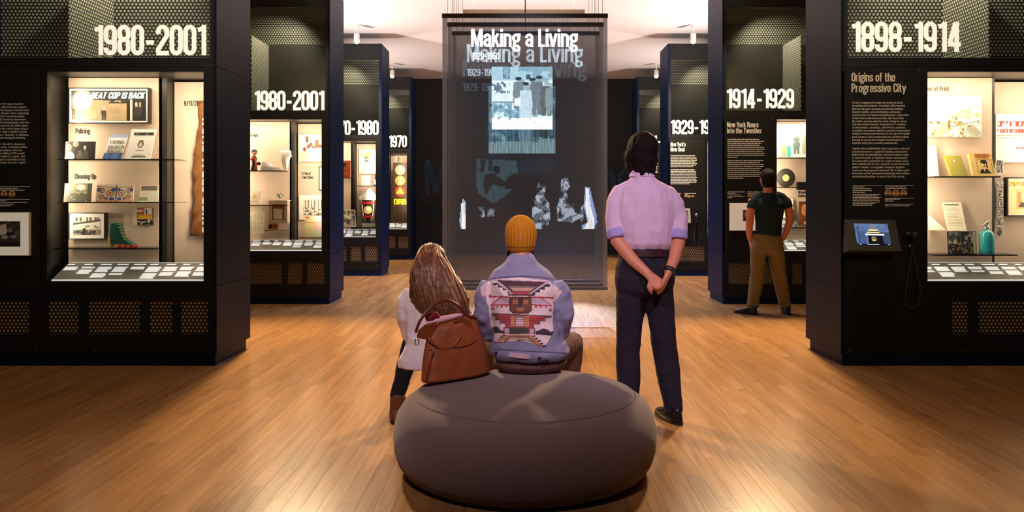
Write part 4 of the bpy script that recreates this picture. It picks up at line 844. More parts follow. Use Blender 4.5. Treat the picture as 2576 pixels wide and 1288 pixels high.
cv = Canvas(44, 46, (.93, .9, .66)); t = (cv.x+cv.y)/2; cv.c[..., 0] = .96-.12*cv.y; cv.c[..., 1] = .84+.1*cv.y*cv.x; cv.c[..., 2] = .55+.3*cv.x; cv.rect(.45, .35, .95, .62, (.94, .76, .72)); cv.rect(.03, .03, .25, .1, (.86, .42, .36)); cv.put((np.abs(cv.y-.3) < .02) & (cv.x < .9), (.8, .62, .4))
board('flyer', 'pastel rainbow flyer standing in front of the rubble photo', 'flyer', (766, 544), (813, 544), (766, 596.5), yi, cv, M_PAPER, .004, .02, None, G2)

G3 = 'exhibits in the third left cabinet'; yi = CAB_Y[2]+.14
cv = Canvas(20, 30, (.62, .27, .12)); cv.poly([(0, .2), (.5, .12), (.5, .26), (.2, .4), (0, .4)], (.2, .08, .05)); cv.rect(.3, .75, .7, .78, (.85, .6, .4)); board('book', 'rust brown book on the shelf of the third left cabinet', 'book', (861, 403), (881, 403), (861, 446), yi, cv, mat('book_rust', hexc(160, 78, 40), .6), .03, .02, zshelf(2, 447), G3)
cv = Canvas(44, 44, (.97, .94, .86)); cv.put((cv.y > .1) & (cv.y < .42) & (cv.fnoise(7, 4) > .56), (.9, .82, .55)); cv.put((cv.y > .3) & (cv.y < .52) & (np.abs(cv.x-.42) < .1) & (cv.fnoise(9, 7) > .45), (.35, .42, .32)); cv.put((cv.y > .3) & (cv.fnoise(8, 14) > .63), (.92, .86, .72))
board('watercolor_sheet', 'pale watercolor drawing pinned on the back panel', 'drawing', (903, 376), (949, 376), (903, 437), CAB_Y[2]+.43, cv, M_PAPER, .006, 0, None, G3)
cv = Canvas(26, 26, (.98, .96, .9)); cv.ell(.35, .82, .05, .05, (.7, .62, .4)); cv.ell(.7, .82, .05, .05, (.7, .62, .4)); board('paper_card', 'blank white card with two stains on the short shelf', 'card', (908, 441), (931, 441), (908, 467), yi, cv, M_WHITE, .006, .02, zshelf(2, 467.5), G3)
c = P(945, 467, yi); zc = zshelf(2, 467.5); r = empty('bottle', (c.x, yi, zc), 'small dark bottle with white label at shelf end', 'bottle', G3)
build('glass', MB().lathe([(.028, 0), (.032, .01), (.032, .13), (.014, .17), (.012, .21), (.014, .215)], (c.x, yi, zc), 18), mat('bottle_dark', hexc(36, 44, 60), .2), r, True); build('label', MB().lathe([(.0326, .04), (.0326, .11)], (c.x, yi, zc), 18), M_PAPER, r, True)
# vest on a form
yv = CAB_Y[2]+.22; r = empty('leather_vest', P(927, 571, yv), 'black biker vest lettered SAVAGE NOMADS on a white mannequin form', 'vest', G3); S = yv/FPX; cx = P(928, 0, yv).x; zb = P(0, 571, yv).z; Z = lambda py: P(0, py, yv).z
build('mannequin', MB().rings([(cx, yv, zb, .13, .07), (cx, yv, Z(545), .125, .07), (cx, yv, Z(515), .16, .085), (cx, yv, Z(497), .165, .08), (cx, yv, Z(488), .09, .06), (cx, yv, Z(478), .055, .055), (cx, yv, Z(474), .045, .045)]), M_WHITE, r, True)
vest = build('vest', MB().rings([(cx, yv, Z(560), .15, .085), (cx, yv, Z(535), .14, .085), (cx, yv, Z(515), .165, .095), (cx, yv, Z(503), .165, .09)], caps=False), M_FRAMEB, r, True)
build('collar', MB().rings([(cx, yv, Z(503), .175, .10), (cx, yv, Z(495), .18, .095), (cx, yv, Z(488), .12, .075), (cx, yv, Z(484), .10, .07)], caps=False), mat('denim_pale', hexc(206, 206, 200), .8), r, True)
build('patch', MB().disc((cx, Z(528)), .075, yv-.101, 24, .006), mat('patch_gold', hexc(230, 186, 110), .7, var=.3, vscale=20), vest); build('patch', MB().disc((cx, Z(526)), .035, yv-.104, 18, .004), M_PAPER, vest)
mb = MB(); text_into(mb, 'SAVAGE', (cx-.12, yv-.104, Z(514)), .055, .24, bold=1.2); text_into(mb, 'NOMADS', (cx-.10, yv-.102, Z(548)), .05, .2, bold=1.2); build('lettering', mb, M_RED, vest, fix=False)
for sx_ in (-1, 1): build('fringe', MB().tube([(cx+sx_*.105, yv-.09, Z(516)), (cx+sx_*.085, yv-.092, Z(540)), (cx+sx_*.05, yv-.088, Z(556))], .006, 6), M_PAPER, vest)
cv = bwphoto(34, 40, 21, .3, .95, 4, (1, .95, .86)); board('photograph', 'curled photo of dancing figures at the bottom of third left cabinet', 'photograph', (858, 528), (892, 528), (862, 571), yi, cv, M_WHITE, .006, .05, zshelf(2, 571), G3, inner=(.06, .05, .94, .95))
wall_text(cab['L3'][0], ['Tax City'], 908, 383, 5, 6, CAB_Y[2]+.447, [20], mat('ink_faint', hexc(170, 156, 136), .6)) if False else None

# subway style sign column in the farthest left cabinet
yi = CAB_Y[3]+.25; r = empty('signal_board', P(1006, 560, yi), 'tall dark board with stacked red and orange discs and ORB lettering', 'sign'); c = P(1004, 0, yi); S = yi/FPX
build('board', MB().box(P(989, 0, yi).x, P(1030, 0, yi).x, yi, yi+.03, P(0, 560, yi).z, P(0, 409, yi).z), mat('board_brown', hexc(66, 48, 34), .5, var=.3, vscale=6), r)
for py_, m_ in ((428, mat('disc_pink', hexc(236, 140, 120), .5)), (454.5, mat('disc_orange', hexc(222, 140, 58), .5)), (481, mat('disc_red', hexc(214, 58, 44), .5))): build('disc', MB().disc((P(1006.5, 0, yi).x, P(0, py_, yi).z), 12.6*S, yi-.012, 28, .012), m_, r)
mb = MB(); text_into(mb, '3', (P(1002.5, 0, yi).x, yi-.014, P(0, 461.5, yi).z), 14*S, 9*S, bold=1.2); build('numeral', mb, M_PAPER, r, fix=False)
build('triangle', MB().prism([(P(996, 0, yi).x, P(0, 487.5, yi).z), (P(1017, 0, yi).x, P(0, 487.5, yi).z), (P(1006.5, 0, yi).x, P(0, 469.5, yi).z)], yi-.014, .003), mat('tri_yellow', hexc(240, 190, 70), .5), r)
mb = MB(); text_into(mb, 'ORB', (P(991, 0, yi).x, yi-.002, P(0, 514.5, yi).z), 14*S, 31*S, bold=1.25); build('lettering', mb, mat('ink_yellow', hexc(240, 206, 50), .5), r, fix=False)
build('hanger', MB().tube([(P(1002, 0, yi).x, yi+.01, P(0, 409, yi).z), (P(1003, 0, yi).x, yi+.02, P(0, 395, yi).z)], .015, 8), M_FRAMEB, r)

# ---------------------------------------------------------------- right cabinets
GR = 'exhibits in the nearest right cabinet'; yi = CAB_Y[0]+.14; root = cab['R1'][0]; z1 = zshelf(0, 444); z2 = zshelf(0, 639)
wall_text(root, ['Power of Print'], 2314, 217, 12, 14, CAB_Y[0]+.297, [74], mat('ink_brown', hexc(98, 76, 58), .6))
cv = Canvas(96, 74, (.97, .96, .9)); f = cv.fnoise(6, 41); g = cv.fnoise(14, 42)
cv.put((cv.y > .35+.12*np.sin(cv.x*5)) & (g > .52), (.84, .82, .62)); cv.put((cv.y > .55-.2*(cv.x-.5)) & (g > .58), (.66, .56, .34)); cv.put((cv.y > .45) & (cv.x > .55) & (f > .52), (.72, .78, .72)); cv.put((cv.y > .65) & (cv.x < .5) & (f > .55), (.68, .72, .55)); cv.put((cv.y > .5) & (g > .68), (.42, .34, .22)); cv.put((cv.y < .3) & (cv.x < .25) & (g > .58), (.86, .78, .6)); cv.line(0, .28, .7, .24, .012, (.82, .8, .74)); cv.line(.45, .75, .95, .6, .02, (.5, .5, .5)); cv.poly([(.7, .8), (.85, .7), (1, .9), (.9, .98)], (.7, .68, .6))
board('cartoon_print', 'large pale watercolor cartoon mounted on the back panel', 'print', (2330, 242), (2470, 242), (2330, 345), CAB_Y[0]+.27, cv, M_WHITE, .02, 0, None, GR)
cv = Canvas(30, 44, (.95, .88, .82)); cv.put(cv.fnoise(6, 3) > .55, (.86, .7, .62)); cv.put(cv.fnoise(9, 8) > .62, (.62, .46, .42)); cv.rect(0, .9, 1, 1, (.96, .93, .86)); board('magazine', 'pinkish illustrated magazine leaning at left end of shelf', 'magazine', (2336, 363), (2362, 363), (2336, 443), yi+.03, cv, M_PAPER, .006, .05, z1, GR)
bk = board('book', 'plain olive green book standing on shelf', 'book', (2382, 388), (2424, 388), (2394, 441), yi+.01, None, mat('book_olive', hexc(168, 160, 74), .6, bump=.2, bscale=300), .025, .04, z1, GR)
build('emblem', MB().disc((P(2407, 0, yi).x, P(0, 401, yi).z+z1-P(0, 441, yi).z), .008, yi+.037, 12, .003), M_PAPER, bk)
cv = Canvas(48, 46, (.94, .80, .50)); cv.rect(.22, .05, .93, .16, (.86, .62, .32)); cv.rect(.26, .27, .94, .88, (.93, .78, .46)); 
for (x0, y0, x1, y1) in ((.26, .27, .94, .29), (.26, .86, .94, .88), (.26, .27, .28, .88), (.92, .27, .94, .88)): cv.rect(x0, y0, x1, y1, (.35, .2, .1))
cv.poly([(.33, .86), (.38, .72), (.52, .66), (.7, .68), (.84, .86)], (.13, .1, .08)); cv.ell(.58, .5, .13, .17, (.95, .82, .56)); cv.put((((cv.x-.58)/.15)**2+((cv.y-.36)/.09)**2 < 1), (.14, .1, .08)); cv.rect(.66, .38, .73, .62, (.2, .13, .1)); cv.rect(.52, .55, .64, .585, (.14, .1, .08)); cv.poly([(.52, .66), (.6, .66), (.56, .8)], (.95, .9, .8)); cv.ell(.6, .5, .022, .02, (.15, .1, .08))
bk = board('book', 'golden yellow book FRENZIED FINANCE with portrait of a man', 'book', (2443, 384), (2499, 384), (2449, 442), yi, cv, mat('book_gold', hexc(236, 200, 128), .6), .03, .035, z1, GR)
mb = MB(); text_into(mb, 'FRENZIED', (P(2458, 0, yi).x, yi+.028, P(0, 389.5, yi).z+z1-P(0, 442, yi).z), 5*yi/FPX, 34*yi/FPX, bold=1.2, Vv=(0, .17, 1)); text_into(mb, 'FINANCE', (P(2458, 0, yi).x, yi+.026, P(0, 396, yi).z+z1-P(0, 442, yi).z), 5*yi/FPX, 34*yi/FPX, bold=1.2, Vv=(0, .17, 1)); build('title', mb, mat('ink_rust', hexc(176, 98, 40), .6), bk, fix=False)
cv = Canvas(40, 50, (.94, .91, .82)); cv.rect(.1, .08, .85, .12, (.4, .36, .3)); rr = random.Random(3)
for q in range(14): cv.rect(.1, .2+q*.05, rr.uniform(.7, .9), .215+q*.05, (.74, .70, .6))
cv.ell(.84, .62, .03, .08, (.86, .78, .6)); board('typed_letter', 'cream typed letter standing behind the dark photo', 'letter', (2376, 508), (2424, 508), (2384, 581), yi+.09, cv, M_PAPER, .005, .04, None, GR)
a, b, c = P(2338, 541, yi+.06), P(2381, 579, yi+.06), P(2338, 579, yi+.06); tag(build('folded_pamphlet', MB().prism([(a.x, a.z), (b.x, b.z), (c.x, c.z)], yi+.06, .02), M_PAPER), 'folded cream pamphlet opened like a tent', 'pamphlet', GR)
cv = bwphoto(60, 44, 9, .12, .8, 6); cv.rect(0, .55, 1, 1, (.12, .11, .1)); cv.put((cv.y > .5) & (cv.fnoise(20, 3) > .56), (.55, .5, .45)); cv.rect(.32, .22, .44, .5, (.14, .12, .11)); cv.poly([(.46, .2), (.68, .4), (.46, .52)], (.12, .1, .1)); cv.rect(.7, .22, .84, .5, (.2, .18, .16)); cv.rect(.9, 0, 1, 1, (.75, .7, .62))
board('photograph', 'dark photo of a crowd carrying banners beside the blue bottle', 'photograph', (2386, 580), (2458, 580), (2386, 637), yi-.02, cv, M_FRAMEB, .006, .02, z2, GR, inner=(.02, .02, .98, .98))
# soda siphon
c = P(2482, 639, yi); r = empty('soda_siphon', (c.x, yi, z2), 'turquoise glass soda siphon with silver nozzle', 'bottle', GR); s_ = yi/FPX
Mt = mat('siphon_glass', hexc(54, 168, 178), .12, coat=.6, var=.2, vscale=6)
build('glass_body', MB().lathe([(.050, .0), (.056, .006), (.058, .03), (.058, .155), (.052, .18), (.035, .198), (.022, .206), (.020, .215)], (c.x, yi, z2), 32), Mt, r, True)
nz = build('nozzle', MB().lathe([(.021, .208), (.023, .215), (.020, .232), (.013, .24), (.013, .258), (.017, .262), (.012, .272)], (c.x, yi, z2), 20), M_METAL, r, True)
build('spout', MB().tube([(c.x, yi, z2+.25), (c.x-.022, yi-.01, z2+.252), (c.x-.04, yi-.015, z2+.238)], [.009, .008, .006], 10), M_METAL, nz, True); build('lever', MB().tube([(c.x-.006, yi, z2+.27), (c.x+.012, yi, z2+.278), (c.x+.034, yi, z2+.268)], [.006, .006, .005], 8), M_METAL, nz, True)
# second panel of the nearest right cabinet
yq = CAB_Y[0]+.42
cv = Canvas(70, 60, (.96, .92, .88)); cv.grain(.02, 4, 2); rr = random.Random(8)
po = board('handbill', 'white handbill with red Hebrew lettering cut by picture edge', 'poster', (2505, 286), (2620, 286), (2505, 408), yq, cv, M_WHITE, .016, 0, None, GR)
# Hebrew lettering in strokes: final mem, resh, vav, yod, beth read from right to left
HB = {'bet': [[(.0, .95), (.30, .95)], [(.26, .95), (.26, .07)], [(-.05, .07), (.36, .07)]], 'yod': [[(.0, .95), (.12, .95), (.12, .6)]], 'vav': [[(.0, .95), (.12, .95), (.12, 0)]], 'resh': [[(.0, .95), (.30, .95), (.30, 0)]], 'mem': [[(.0, .95), (.34, .95), (.34, .05), (.0, .05), (.0, .95)]], 'alef': [[(.0, 1), (.34, 0)], [(.3, 1), (.26, .5)], [(.08, 0), (.1, .5)]], 'nun': [[(.1, .95), (.2, .95), (.2, .05), (.0, .05)]], 'pe': [[(0, .55), (0, .95), (.3, .95), (.3, .05), (0, .05)]], 'shin': [[(0, 1), (.06, .05), (.36, .05), (.36, 1)], [(.18, 1), (.12, .1)]]}
def heb(mb, seq, px, py, hpx, wpx, Y, step):
    for k_, n_ in enumerate(seq):
        x0 = px+k_*step
        for q, st in enumerate(HB[n_]):
            closed = st[0] == st[-1]; v, f = ribbon(st, .085); mb.add([P(x0+a*wpx, py+hpx-b*hpx, Y)+Vector((0, -.0002*q, 0)) for a, b in v], f)
mb = MB(); heb(mb, ['bet', 'yod', 'yod', 'vav', 'resh'], 2510, 305, 13, 30, yq-.002, 9.5); heb(mb, ['mem', 'pe'], 2561, 305, 13, 30, yq-.002, 15); heb(mb, ['yod', 'nun', 'alef', 'bet', 'resh', 'vav', 'pe', 'nun', 'shin', 'alef'], 2507, 325, 9, 20, yq-.002, 7.2)
build('lettering', mb, mat('ink_red', hexc(206, 66, 56), .6), po, fix=False)
bar_lines(po, 'small_print', 2507, [68, 60], 340, 6, 1.5, yq-.002, 9, mat('ink_grey', hexc(150, 130, 120), .6)); bar_lines(po, 'small_print', 2556, [40], 371, 5, 3, yq-.002, 10, MATS['ink_red'])
mb = MB(); text_into(mb, 'A S Cahan', (P(2510, 0, yq).x, yq-.002, P(0, 362, yq).z), 7*yq/FPX, 56*yq/FPX, slant=.4, bold=.5) if False else None
for j, (y0, y1, sd) in enumerate(((401, 438, 51), (456, 475, 52), (477, 496, 53), (498, 520, 54), (523, 545, 55), (547, 567, 56), (569, 596, 57))):
    names = ['tall group portrait', 'street corner snapshot', 'storefront snapshot', 'dockside snapshot', 'market snapshot', 'workshop snapshot', 'lowest snapshot']
    board('snapshot', names[j]+' in the strip of small photos by the divider', 'photograph', (2507, y0), (2524, y0), (2507, y1), CAB_Y[0]+.36, bwphoto(18, 20, sd, .15, .85, 2), M_WHITE, .004, 0, None, 'strip of small photographs', inner=(.06, .06, .94, .94))
cv = Canvas(50, 60, (.93, .84, .62)); cv.put((cv.y < .2) & (cv.y > .08) & (cv.fnoise(12, 6) > .5), (.84, .56, .2)); cv.rect(.3, .3, .95, .85, (.86, .72, .46)); cv.rect(.36, .36, .9, .8, (.7, .56, .36)); cv.ell(.63, .5, .13, .16, (.86, .76, .56)); cv.poly([(.4, .8), (.5, .66), (.76, .66), (.86, .8)], (.3, .22, .14))
framed('framed_songsheet', 'yellow sheet with portrait in black box frame at the picture edge', 'frame', 2536, 449, 2600, 541, CAB_Y[0]+.36, cv, .03, .012, .05, group=GR)
# touch screen kiosk + handset on the text panel
yk = CAB_Y[0]; r = empty('touch_screen', P(2197, 630, yk-.06), 'sloping black touch screen showing a man in a dark coat', 'touch screen')
a, b, d = P(2124, 552, yk-.02), P(2252, 554, yk-.02), P(2137, 630, yk-.15); c = b+d-a
v = [a, b, c, d, Vector((a.x, yk-.004, a.z-.01)), Vector((b.x, yk-.004, b.z-.01)), Vector((c.x-.03, yk-.004, c.z-.03)), Vector((d.x, yk-.004, d.z-.03))]
build('housing', MB().add(v, [(0, 1, 2, 3), (4, 7, 6, 5), (0, 4, 5, 1), (1, 5, 6, 2), (2, 6, 7, 3), (3, 7, 4, 0)]), mat('kiosk_grey', hexc(58, 57, 52), .45), r)
cv = Canvas(70, 56, (.32, .42, .58)); cv.grain(.1, 5, 3); cv.rect(.05, .35, .3, 1, (.24, .33, .48)); cv.rect(.75, .4, 1, 1, (.2, .26, .36)); cv.rect(.08, .1, .1, .9, (.12, .14, .2)); cv.rect(.04, .2, .14, .22, (.12, .14, .2)); cv.poly([(.34, 1), (.36, .5), (.44, .3), (.66, .3), (.78, .5), (.8, 1)], (.05, .06, .11)); cv.ell(.54, .14, .1, .14, (.42, .46, .55)); cv.rect(.40, .27, .68, .34, (.92, .84, .5)); cv.rect(.34, .37, .72, .42, (.9, .86, .62)); cv.rect(.28, .46, .84, .54, (.95, .96, .98)); cv.ell(.52, .70, .07, .1, (.9, .8, .4)); cv.ell(.52, .70, .05, .07, (.05, .06, .1)); cv.ell(.52, .72, .02, .03, (.9, .85, .6)); cv.rect(0, .93, 1, 1, (.05, .07, .12)); cv.ell(.1, .955, .022, .025, (.5, .7, .95)); cv.ell(.93, .955, .022, .025, (.5, .7, .95)); cv.rect(.3, .95, .65, .965, (.8, .85, .9))
U, W = b-a, d-a; n = U.cross(W).normalized(); n = n if n.y < 0 else -n
o_ = a+U*.17+W*.13
print_grid('screen', cv, o_, o_+U*.66, o_+W*.70, r, print_mat('screen_light', .2, 1.1), lift=.001)
r = empty('audio_handset', P(2295, 592, yk-.05), 'black round listening handset hooked on panel with hanging cord', 'handset'); p = P(2297, 592, yk-.05)
build('bracket', MB().tube([P(2294, 592, yk), P(2296, 592, yk-.06)], .016, 12), M_FRAMEB, r, True); build('earpiece', MB().ball((p.x+.005, p.y-.03, p.z), (.034, .03, .034)), mat('handset_black', (.02, .018, .016), .18, coat=.5), r, True); build('mouth_cup', MB().ball((p.x-.045, p.y-.01, p.z+.012), (.024, .024, .022)), MATS['handset_black'], r, True)
build('hook', MB().ball((P(2287, 0, yk).x, yk-.012, P(0, 618, yk).z), .011), M_METAL, r, True)
cp = [P(2297, 600, yk-.05), P(2294, 640, yk-.05), P(2284, 690, yk-.04), P(2278, 738, yk-.04), P(2282, 768, yk-.04), P(2296, 776, yk-.04), P(2311, 764, yk-.04), P(2315, 735, yk-.04), P(2306, 680, yk-.03), P(2297, 635, yk-.02), P(2288, 619, yk-.01)]
def smooth_path(pts, n=5):
    pts = [Vector(p) for p in pts]; out = []
    for i in range(len(pts)-1):
        p0, p1, p2, p3 = pts[max(i-1, 0)], pts[i], pts[i+1], pts[min(i+2, len(pts)-1)]
        for j in range(n):
            t = j/n; out.append(.5*((2*p1)+(p2-p0)*t+(2*p0-5*p1+4*p2-p3)*t*t+(3*p1-p0-3*p2+p3)*t**3))
    return out+[pts[-1]]
build('cord', MB().tube(smooth_path(cp), .0032, 6), mat('cord_black', (.06, .055, .05), .4), r, True)
# third right cabinet: small screen and handset
yk = CAB_Y[2]; r = empty('touch_screen', P(1728, 560, yk-.05), 'small grey touch screen on the third right cabinet', 'touch screen')
a, b, d = P(1715, 524, yk-.01), P(1736, 524, yk-.01), P(1717, 560, yk-.12); build('housing', MB().slab(a, b, d, .05), mat('kiosk_light', hexc(128, 124, 112), .5), r); cv = Canvas(20, 26, (.2, .24, .28)); cv.grain(.08, 5, 1); U, W = b-a, d-a; print_grid('screen', cv, a+U*.1+W*.15, a+U*.7+W*.15, a+U*.1+W*.8, r, print_mat('screen_dim', .2, .25))
c = P(1752, 541, yk-.05); r = empty('audio_handset', (c.x, yk-.03, c.z), 'small round handset on the third right cabinet', 'handset'); build('earpiece', MB().ball((c.x, yk-.05, c.z), .035), mat('handset_steel', (.3, .28, .25), .25, metal=.8), r, True); build('bracket', MB().tube([(c.x, yk, c.z), (c.x, yk-.04, c.z)], .012, 8), M_FRAMEB, r); build('cord', MB().tube(smooth_path([(c.x, yk-.05, c.z-.03), (c.x-.03, yk-.03, c.z-.4), (c.x+.03, yk-.03, c.z-.62), (c.x+.06, yk-.03, c.z-.4), (c.x+.01, yk-.01, c.z-.1)]), .004, 6), MATS['cord_black'], r, True)
# second right cabinet
G5 = 'exhibits in the second right cabinet'; yi = CAB_Y[1]+.14; root = cab['R2'][0]
cv = Canvas(20, 22, (.45, .3, .2)); cv.ell(.5, .4, .25, .25, (.8, .62, .5)); cv.rect(.2, .65, .8, 1, (.2, .14, .1)); yk = CAB_Y[1]-.03
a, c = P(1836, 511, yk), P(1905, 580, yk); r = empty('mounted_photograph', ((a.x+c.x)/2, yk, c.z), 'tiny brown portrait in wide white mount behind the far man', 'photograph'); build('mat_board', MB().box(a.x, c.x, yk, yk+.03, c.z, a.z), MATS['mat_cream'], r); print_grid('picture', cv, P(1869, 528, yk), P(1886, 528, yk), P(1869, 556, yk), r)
wall_text(root, ['Broadway', 'Culture'], 2008, 480, 7, 9, CAB_Y[1]+.297, [32, 28])
cv = Canvas(64, 60, (.98, .95, .88))
for (x_, h_, col, sk) in ((.22, .42, (.62, .52, .34), (.8, .6, .45)), (.36, .40, (.24, .62, .56), (.8, .62, .5)), (.58, .62, (.42, .5, .48), (.75, .6, .5)), (.85, .66, (.66, .68, .56), (.8, .66, .52)), (.97, .5, (.78, .5, .4), (.8, .66, .52))): cv.person(x_, .99 if x_ < .5 else .9, h_, col, sk, .5)
cv.put((cv.y > .25) & (cv.y < .55) & (cv.x > .28) & (cv.fnoise(9, 3) > .56), (.82, .68, .56)); cv.put((cv.y > .12) & (cv.y < .4) & (cv.x > .5) & (cv.fnoise(11, 8) > .6), (.72, .74, .7))
board('theatre_drawing', 'pale costume drawing of five figures on white ledge', 'drawing', (1953, 313), (2040, 313), (1953, 396.5), CAB_Y[1]+.25, cv, M_WHITE, .01, 0, None, G5)
c = P(1977, 471, yi); zc = zshelf(1, 471); R = 23.5*yi/FPX; r = empty('vinyl_record', (c.x, yi, zc), 'black vinyl record standing upright on a small shelf', 'record', G5)
build('disc', MB().disc((c.x, zc+R), R, yi, 48, .004), mat('vinyl', (.03, .027, .024), .28), r); build('groove', MB().tube([(c.x+R*.8*math.cos(t*.2618), yi-.0005, zc+R+R*.8*math.sin(t*.2618)) for t in range(24)], .0012, 4, closed=True), MATS['vinyl'], r); build('centre_label', MB().disc((c.x, zc+R), R*.36, yi-.002, 28, .002), mat('label_amber', hexc(226, 178, 104), .6, var=.2, vscale=20), r)
cv = Canvas(20, 30, (.96, .9, .8)); cv.ell(.6, .3, .2, .12, (.85, .6, .4)); cv.rect(.2, .6, .8, .66, (.6, .45, .3)); board('paper_card', 'cream programme card behind the far man shoulder', 'card', (1962, 500), (1996, 500), (1962, 552), yi+.1, cv, M_PAPER, .006, .02, None, G5)
cv = bwphoto(40, 24, 33, .2, .9, 3, (.9, .93, 1)); board('photograph', 'small group photo low beside the far man elbow', 'photograph', (1962, 547), (2004, 547), (1962, 571), yi, cv, M_FRAMEB, .006, .015, zshelf(1, 572), G5)
cv = Canvas(30, 50, (.5, .26, .12)); cv.ell(.5, .35, .3, .24, (.86, .56, .34)); cv.grain(.15, 6, 4); cv.rect(0, 0, 1, .08, (.3, .16, .08)); cv.rect(.4, .82, .7, .95, (.92, .82, .4)); board('tinted_portrait', 'orange tinted portrait at the right edge of the case', 'portrait', (2010, 507), (2040, 507), (2010, 568), CAB_Y[1]+.26, cv, M_FRAMEB, .012, 0, None, G5)
board('black_box', 'small black box above the Culture heading', 'box', (2008, 458), (2036, 458), (2008, 478), yi+.06, None, M_FRAMEB, .08, 0, None, G5)

# ================================================================ hanging scrims with the projected slide
M_BAR = mat('scrim_bar', hexc(70, 68, 72), .5)
M_WIRE = mat('wire_grey', (.35, .34, .33), .4, metal=.6)
SCR = [(8.0, 1113, 1528, 42, 728, .58, (.060, .063, .076)), (8.5, 1126, 1517, 64, 719, .40, (.060, .063, .076)), (9.06, 1138, 1507, 86, 709, .38, (.060, .063, .076))]
scrim_lab = ['front hanging grey gauze scrim carrying the bright projected title', 'second gauze scrim hanging close behind the front one', 'rearmost gauze scrim with the faintest projected title']
scr = []
for k_, (Y, x0, x1, y0, y1, al, col) in enumerate(SCR):
    a, c = P(x0, y0, Y), P(x1, y1, Y)
    r = empty('projection_scrim', ((a.x+c.x)/2, Y, c.z), scrim_lab[k_], 'scrim', 'hanging projection scrims'); scr.append(r)
    build('fabric', MB().add([(a.x, Y, c.z), (c.x, Y, c.z), (c.x, Y, a.z), (a.x, Y, a.z)], [(0, 1, 2, 3)]), scrim_mat('scrim_gauze_%d' % k_, al, col), r)
    hm = scrim_mat('scrim_hem_%d' % k_, .55, (.2, .19, .2)); w = .045
    for (q0, q1, q2, q3) in ((a.x, a.x+w, c.z, a.z), (c.x-w, c.x, c.z, a.z)):
        build('hem', MB().add([(q0, Y-.003, q2), (q1, Y-.003, q2), (q1, Y-.003, q3), (q0, Y-.003, q3)], [(0, 1, 2, 3)]), hm, r)
    build('top_bar', MB().box(a.x-.004, c.x+.004, Y-.014, Y+.014, a.z-.012, a.z+.03), M_BAR, r)
    build('bottom_bar', MB().box(a.x-.004, c.x+.004, Y-.010, Y+.010, c.z-.006, c.z+.022), M_BAR, r)
    for t in (.03, .07, .5, .93, .97):
        x_ = a.x+(c.x-a.x)*t; build('wire', MB().tube([(x_, Y, a.z+.03), (x_, Y, CEIL)], .0022, 5), M_WIRE, r)
def title(root, Y, s, x0, x1, ytop, ybase, m, name='projected_title', bold=.9):
    mb = MB(); a = P(x0, ybase, Y); text_into(mb, s, (a.x, Y-.005, a.z), (ybase-ytop)*Y/FPX, (x1-x0)*Y/FPX, bold=bold, track=.03); return build(name, mb, m, root, fix=False)
J1 = projected_mat('projected_bright', 3.2, False, (.93, .97, 1.0), 1.0); J2 = projected_mat('projected_mid', 1.9, False, (.74, .88, 1.0), .9, .5); J3 = projected_mat('projected_faint', .6, False, (.66, .80, 1.0), .7, .8); J4 = projected_mat('projected_wall', .030, False, (.5, .68, 1.0), .8, .8)
title(scr[0], 8.0, 'Making a Living', 1185, 1453, 73, 118, J1, bold=.95); title(scr[1], 8.5, 'Making a Living', 1174, 1466, 111, 157, J2, bold=.9); title(scr[2], 9.06, 'Making a Living', 1163, 1476, 150, 193, J3, bold=.9)
title(scr[0], 8.0, '1929-1960', 1187, 1256, 132, 150, projected_mat('projected_date', 1.6, False, (.93, .97, 1.0), 1.0), 'projected_date'); title(scr[1], 8.5, '1929-1960', 1174, 1252, 173, 191, J2, 'projected_date'); title(scr[2], 9.06, '1929-1960', 1163, 1248, 209, 229, J3, 'projected_date')
wl = bpy.data.objects['wall_back']; title(wl, BACKY-.003, 'Making a Living', 1068, 1592, 402, 490, J4); title(wl, BACKY-.003, '1929-1960', 1066, 1215, 516, 548, projected_mat('projected_wall_date', .012, False, (.5, .68, 1.0), .8, .8), 'projected_date')
# projected street photograph
def street(w, h, hi=1.0):
    cv = Canvas(w, h, (.92, .98, 1)); f = cv.fnoise(7, 71); g = cv.fnoise(16, 72)
    cv.put(cv.y < .22, (.70, .84, .90)); cv.rect(.18, .0, .30, .19, (.42, .56, .64)); cv.rect(.50, .03, .98, .07, (.50, .64, .72)); cv.rect(.56, .12, .64, .2, (.3, .4, .48)); cv.put((cv.y < .24) & (f > .56), (.55, .70, .78))
    cv.put((cv.y > .24) & (cv.y < .42) & (cv.x < .3) & (g > .6), (.4, .5, .58)); cv.rect(0, .55, .42, .58, (.52, .66, .74)); cv.put((cv.y > .58) & (cv.y < .82) & (cv.x < .52) & (g > .42), (.58, .74, .82)); cv.put((cv.y > .6) & (cv.y < .85) & (g > .60), (.45, .58, .68))
    for (x_, y_, h_, c_) in ((.44, .66, .50, .55), (.66, .80, .62, .66), (.74, .76, .62, .50), (.90, .78, .56, .42), (.97, .76, .5, .6), (.56, .88, .60, .86)): cv.person(x_, y_, h_, (c_*.92, c_*1.02, c_*1.08), (.66, .74, .78), .5)
    for (x_, y_) in ((.44, .19), (.67, .2), (.78, .17), (.56, .27)): cv.ell(x_, y_, .055, .028, (.22, .28, .33))
    cv.put((cv.y > .82) & (g < .72), (1, 1, 1)); cv.rect(.37, .5, .47, .62, (.97, 1, 1)); cv.grain(.06, 30, 3); return cv
cv = street(110, 114); a, b, c = P(1237, 168, 8.0), P(1390, 168, 8.0), P(1237, 326, 8.0); d_ = Vector((0, -.004, 0)); print_grid('projected_photo', cv, a+d_, b+d_, c+d_, scr[0], projected_mat('projected_photo_bright', 1.0, True))
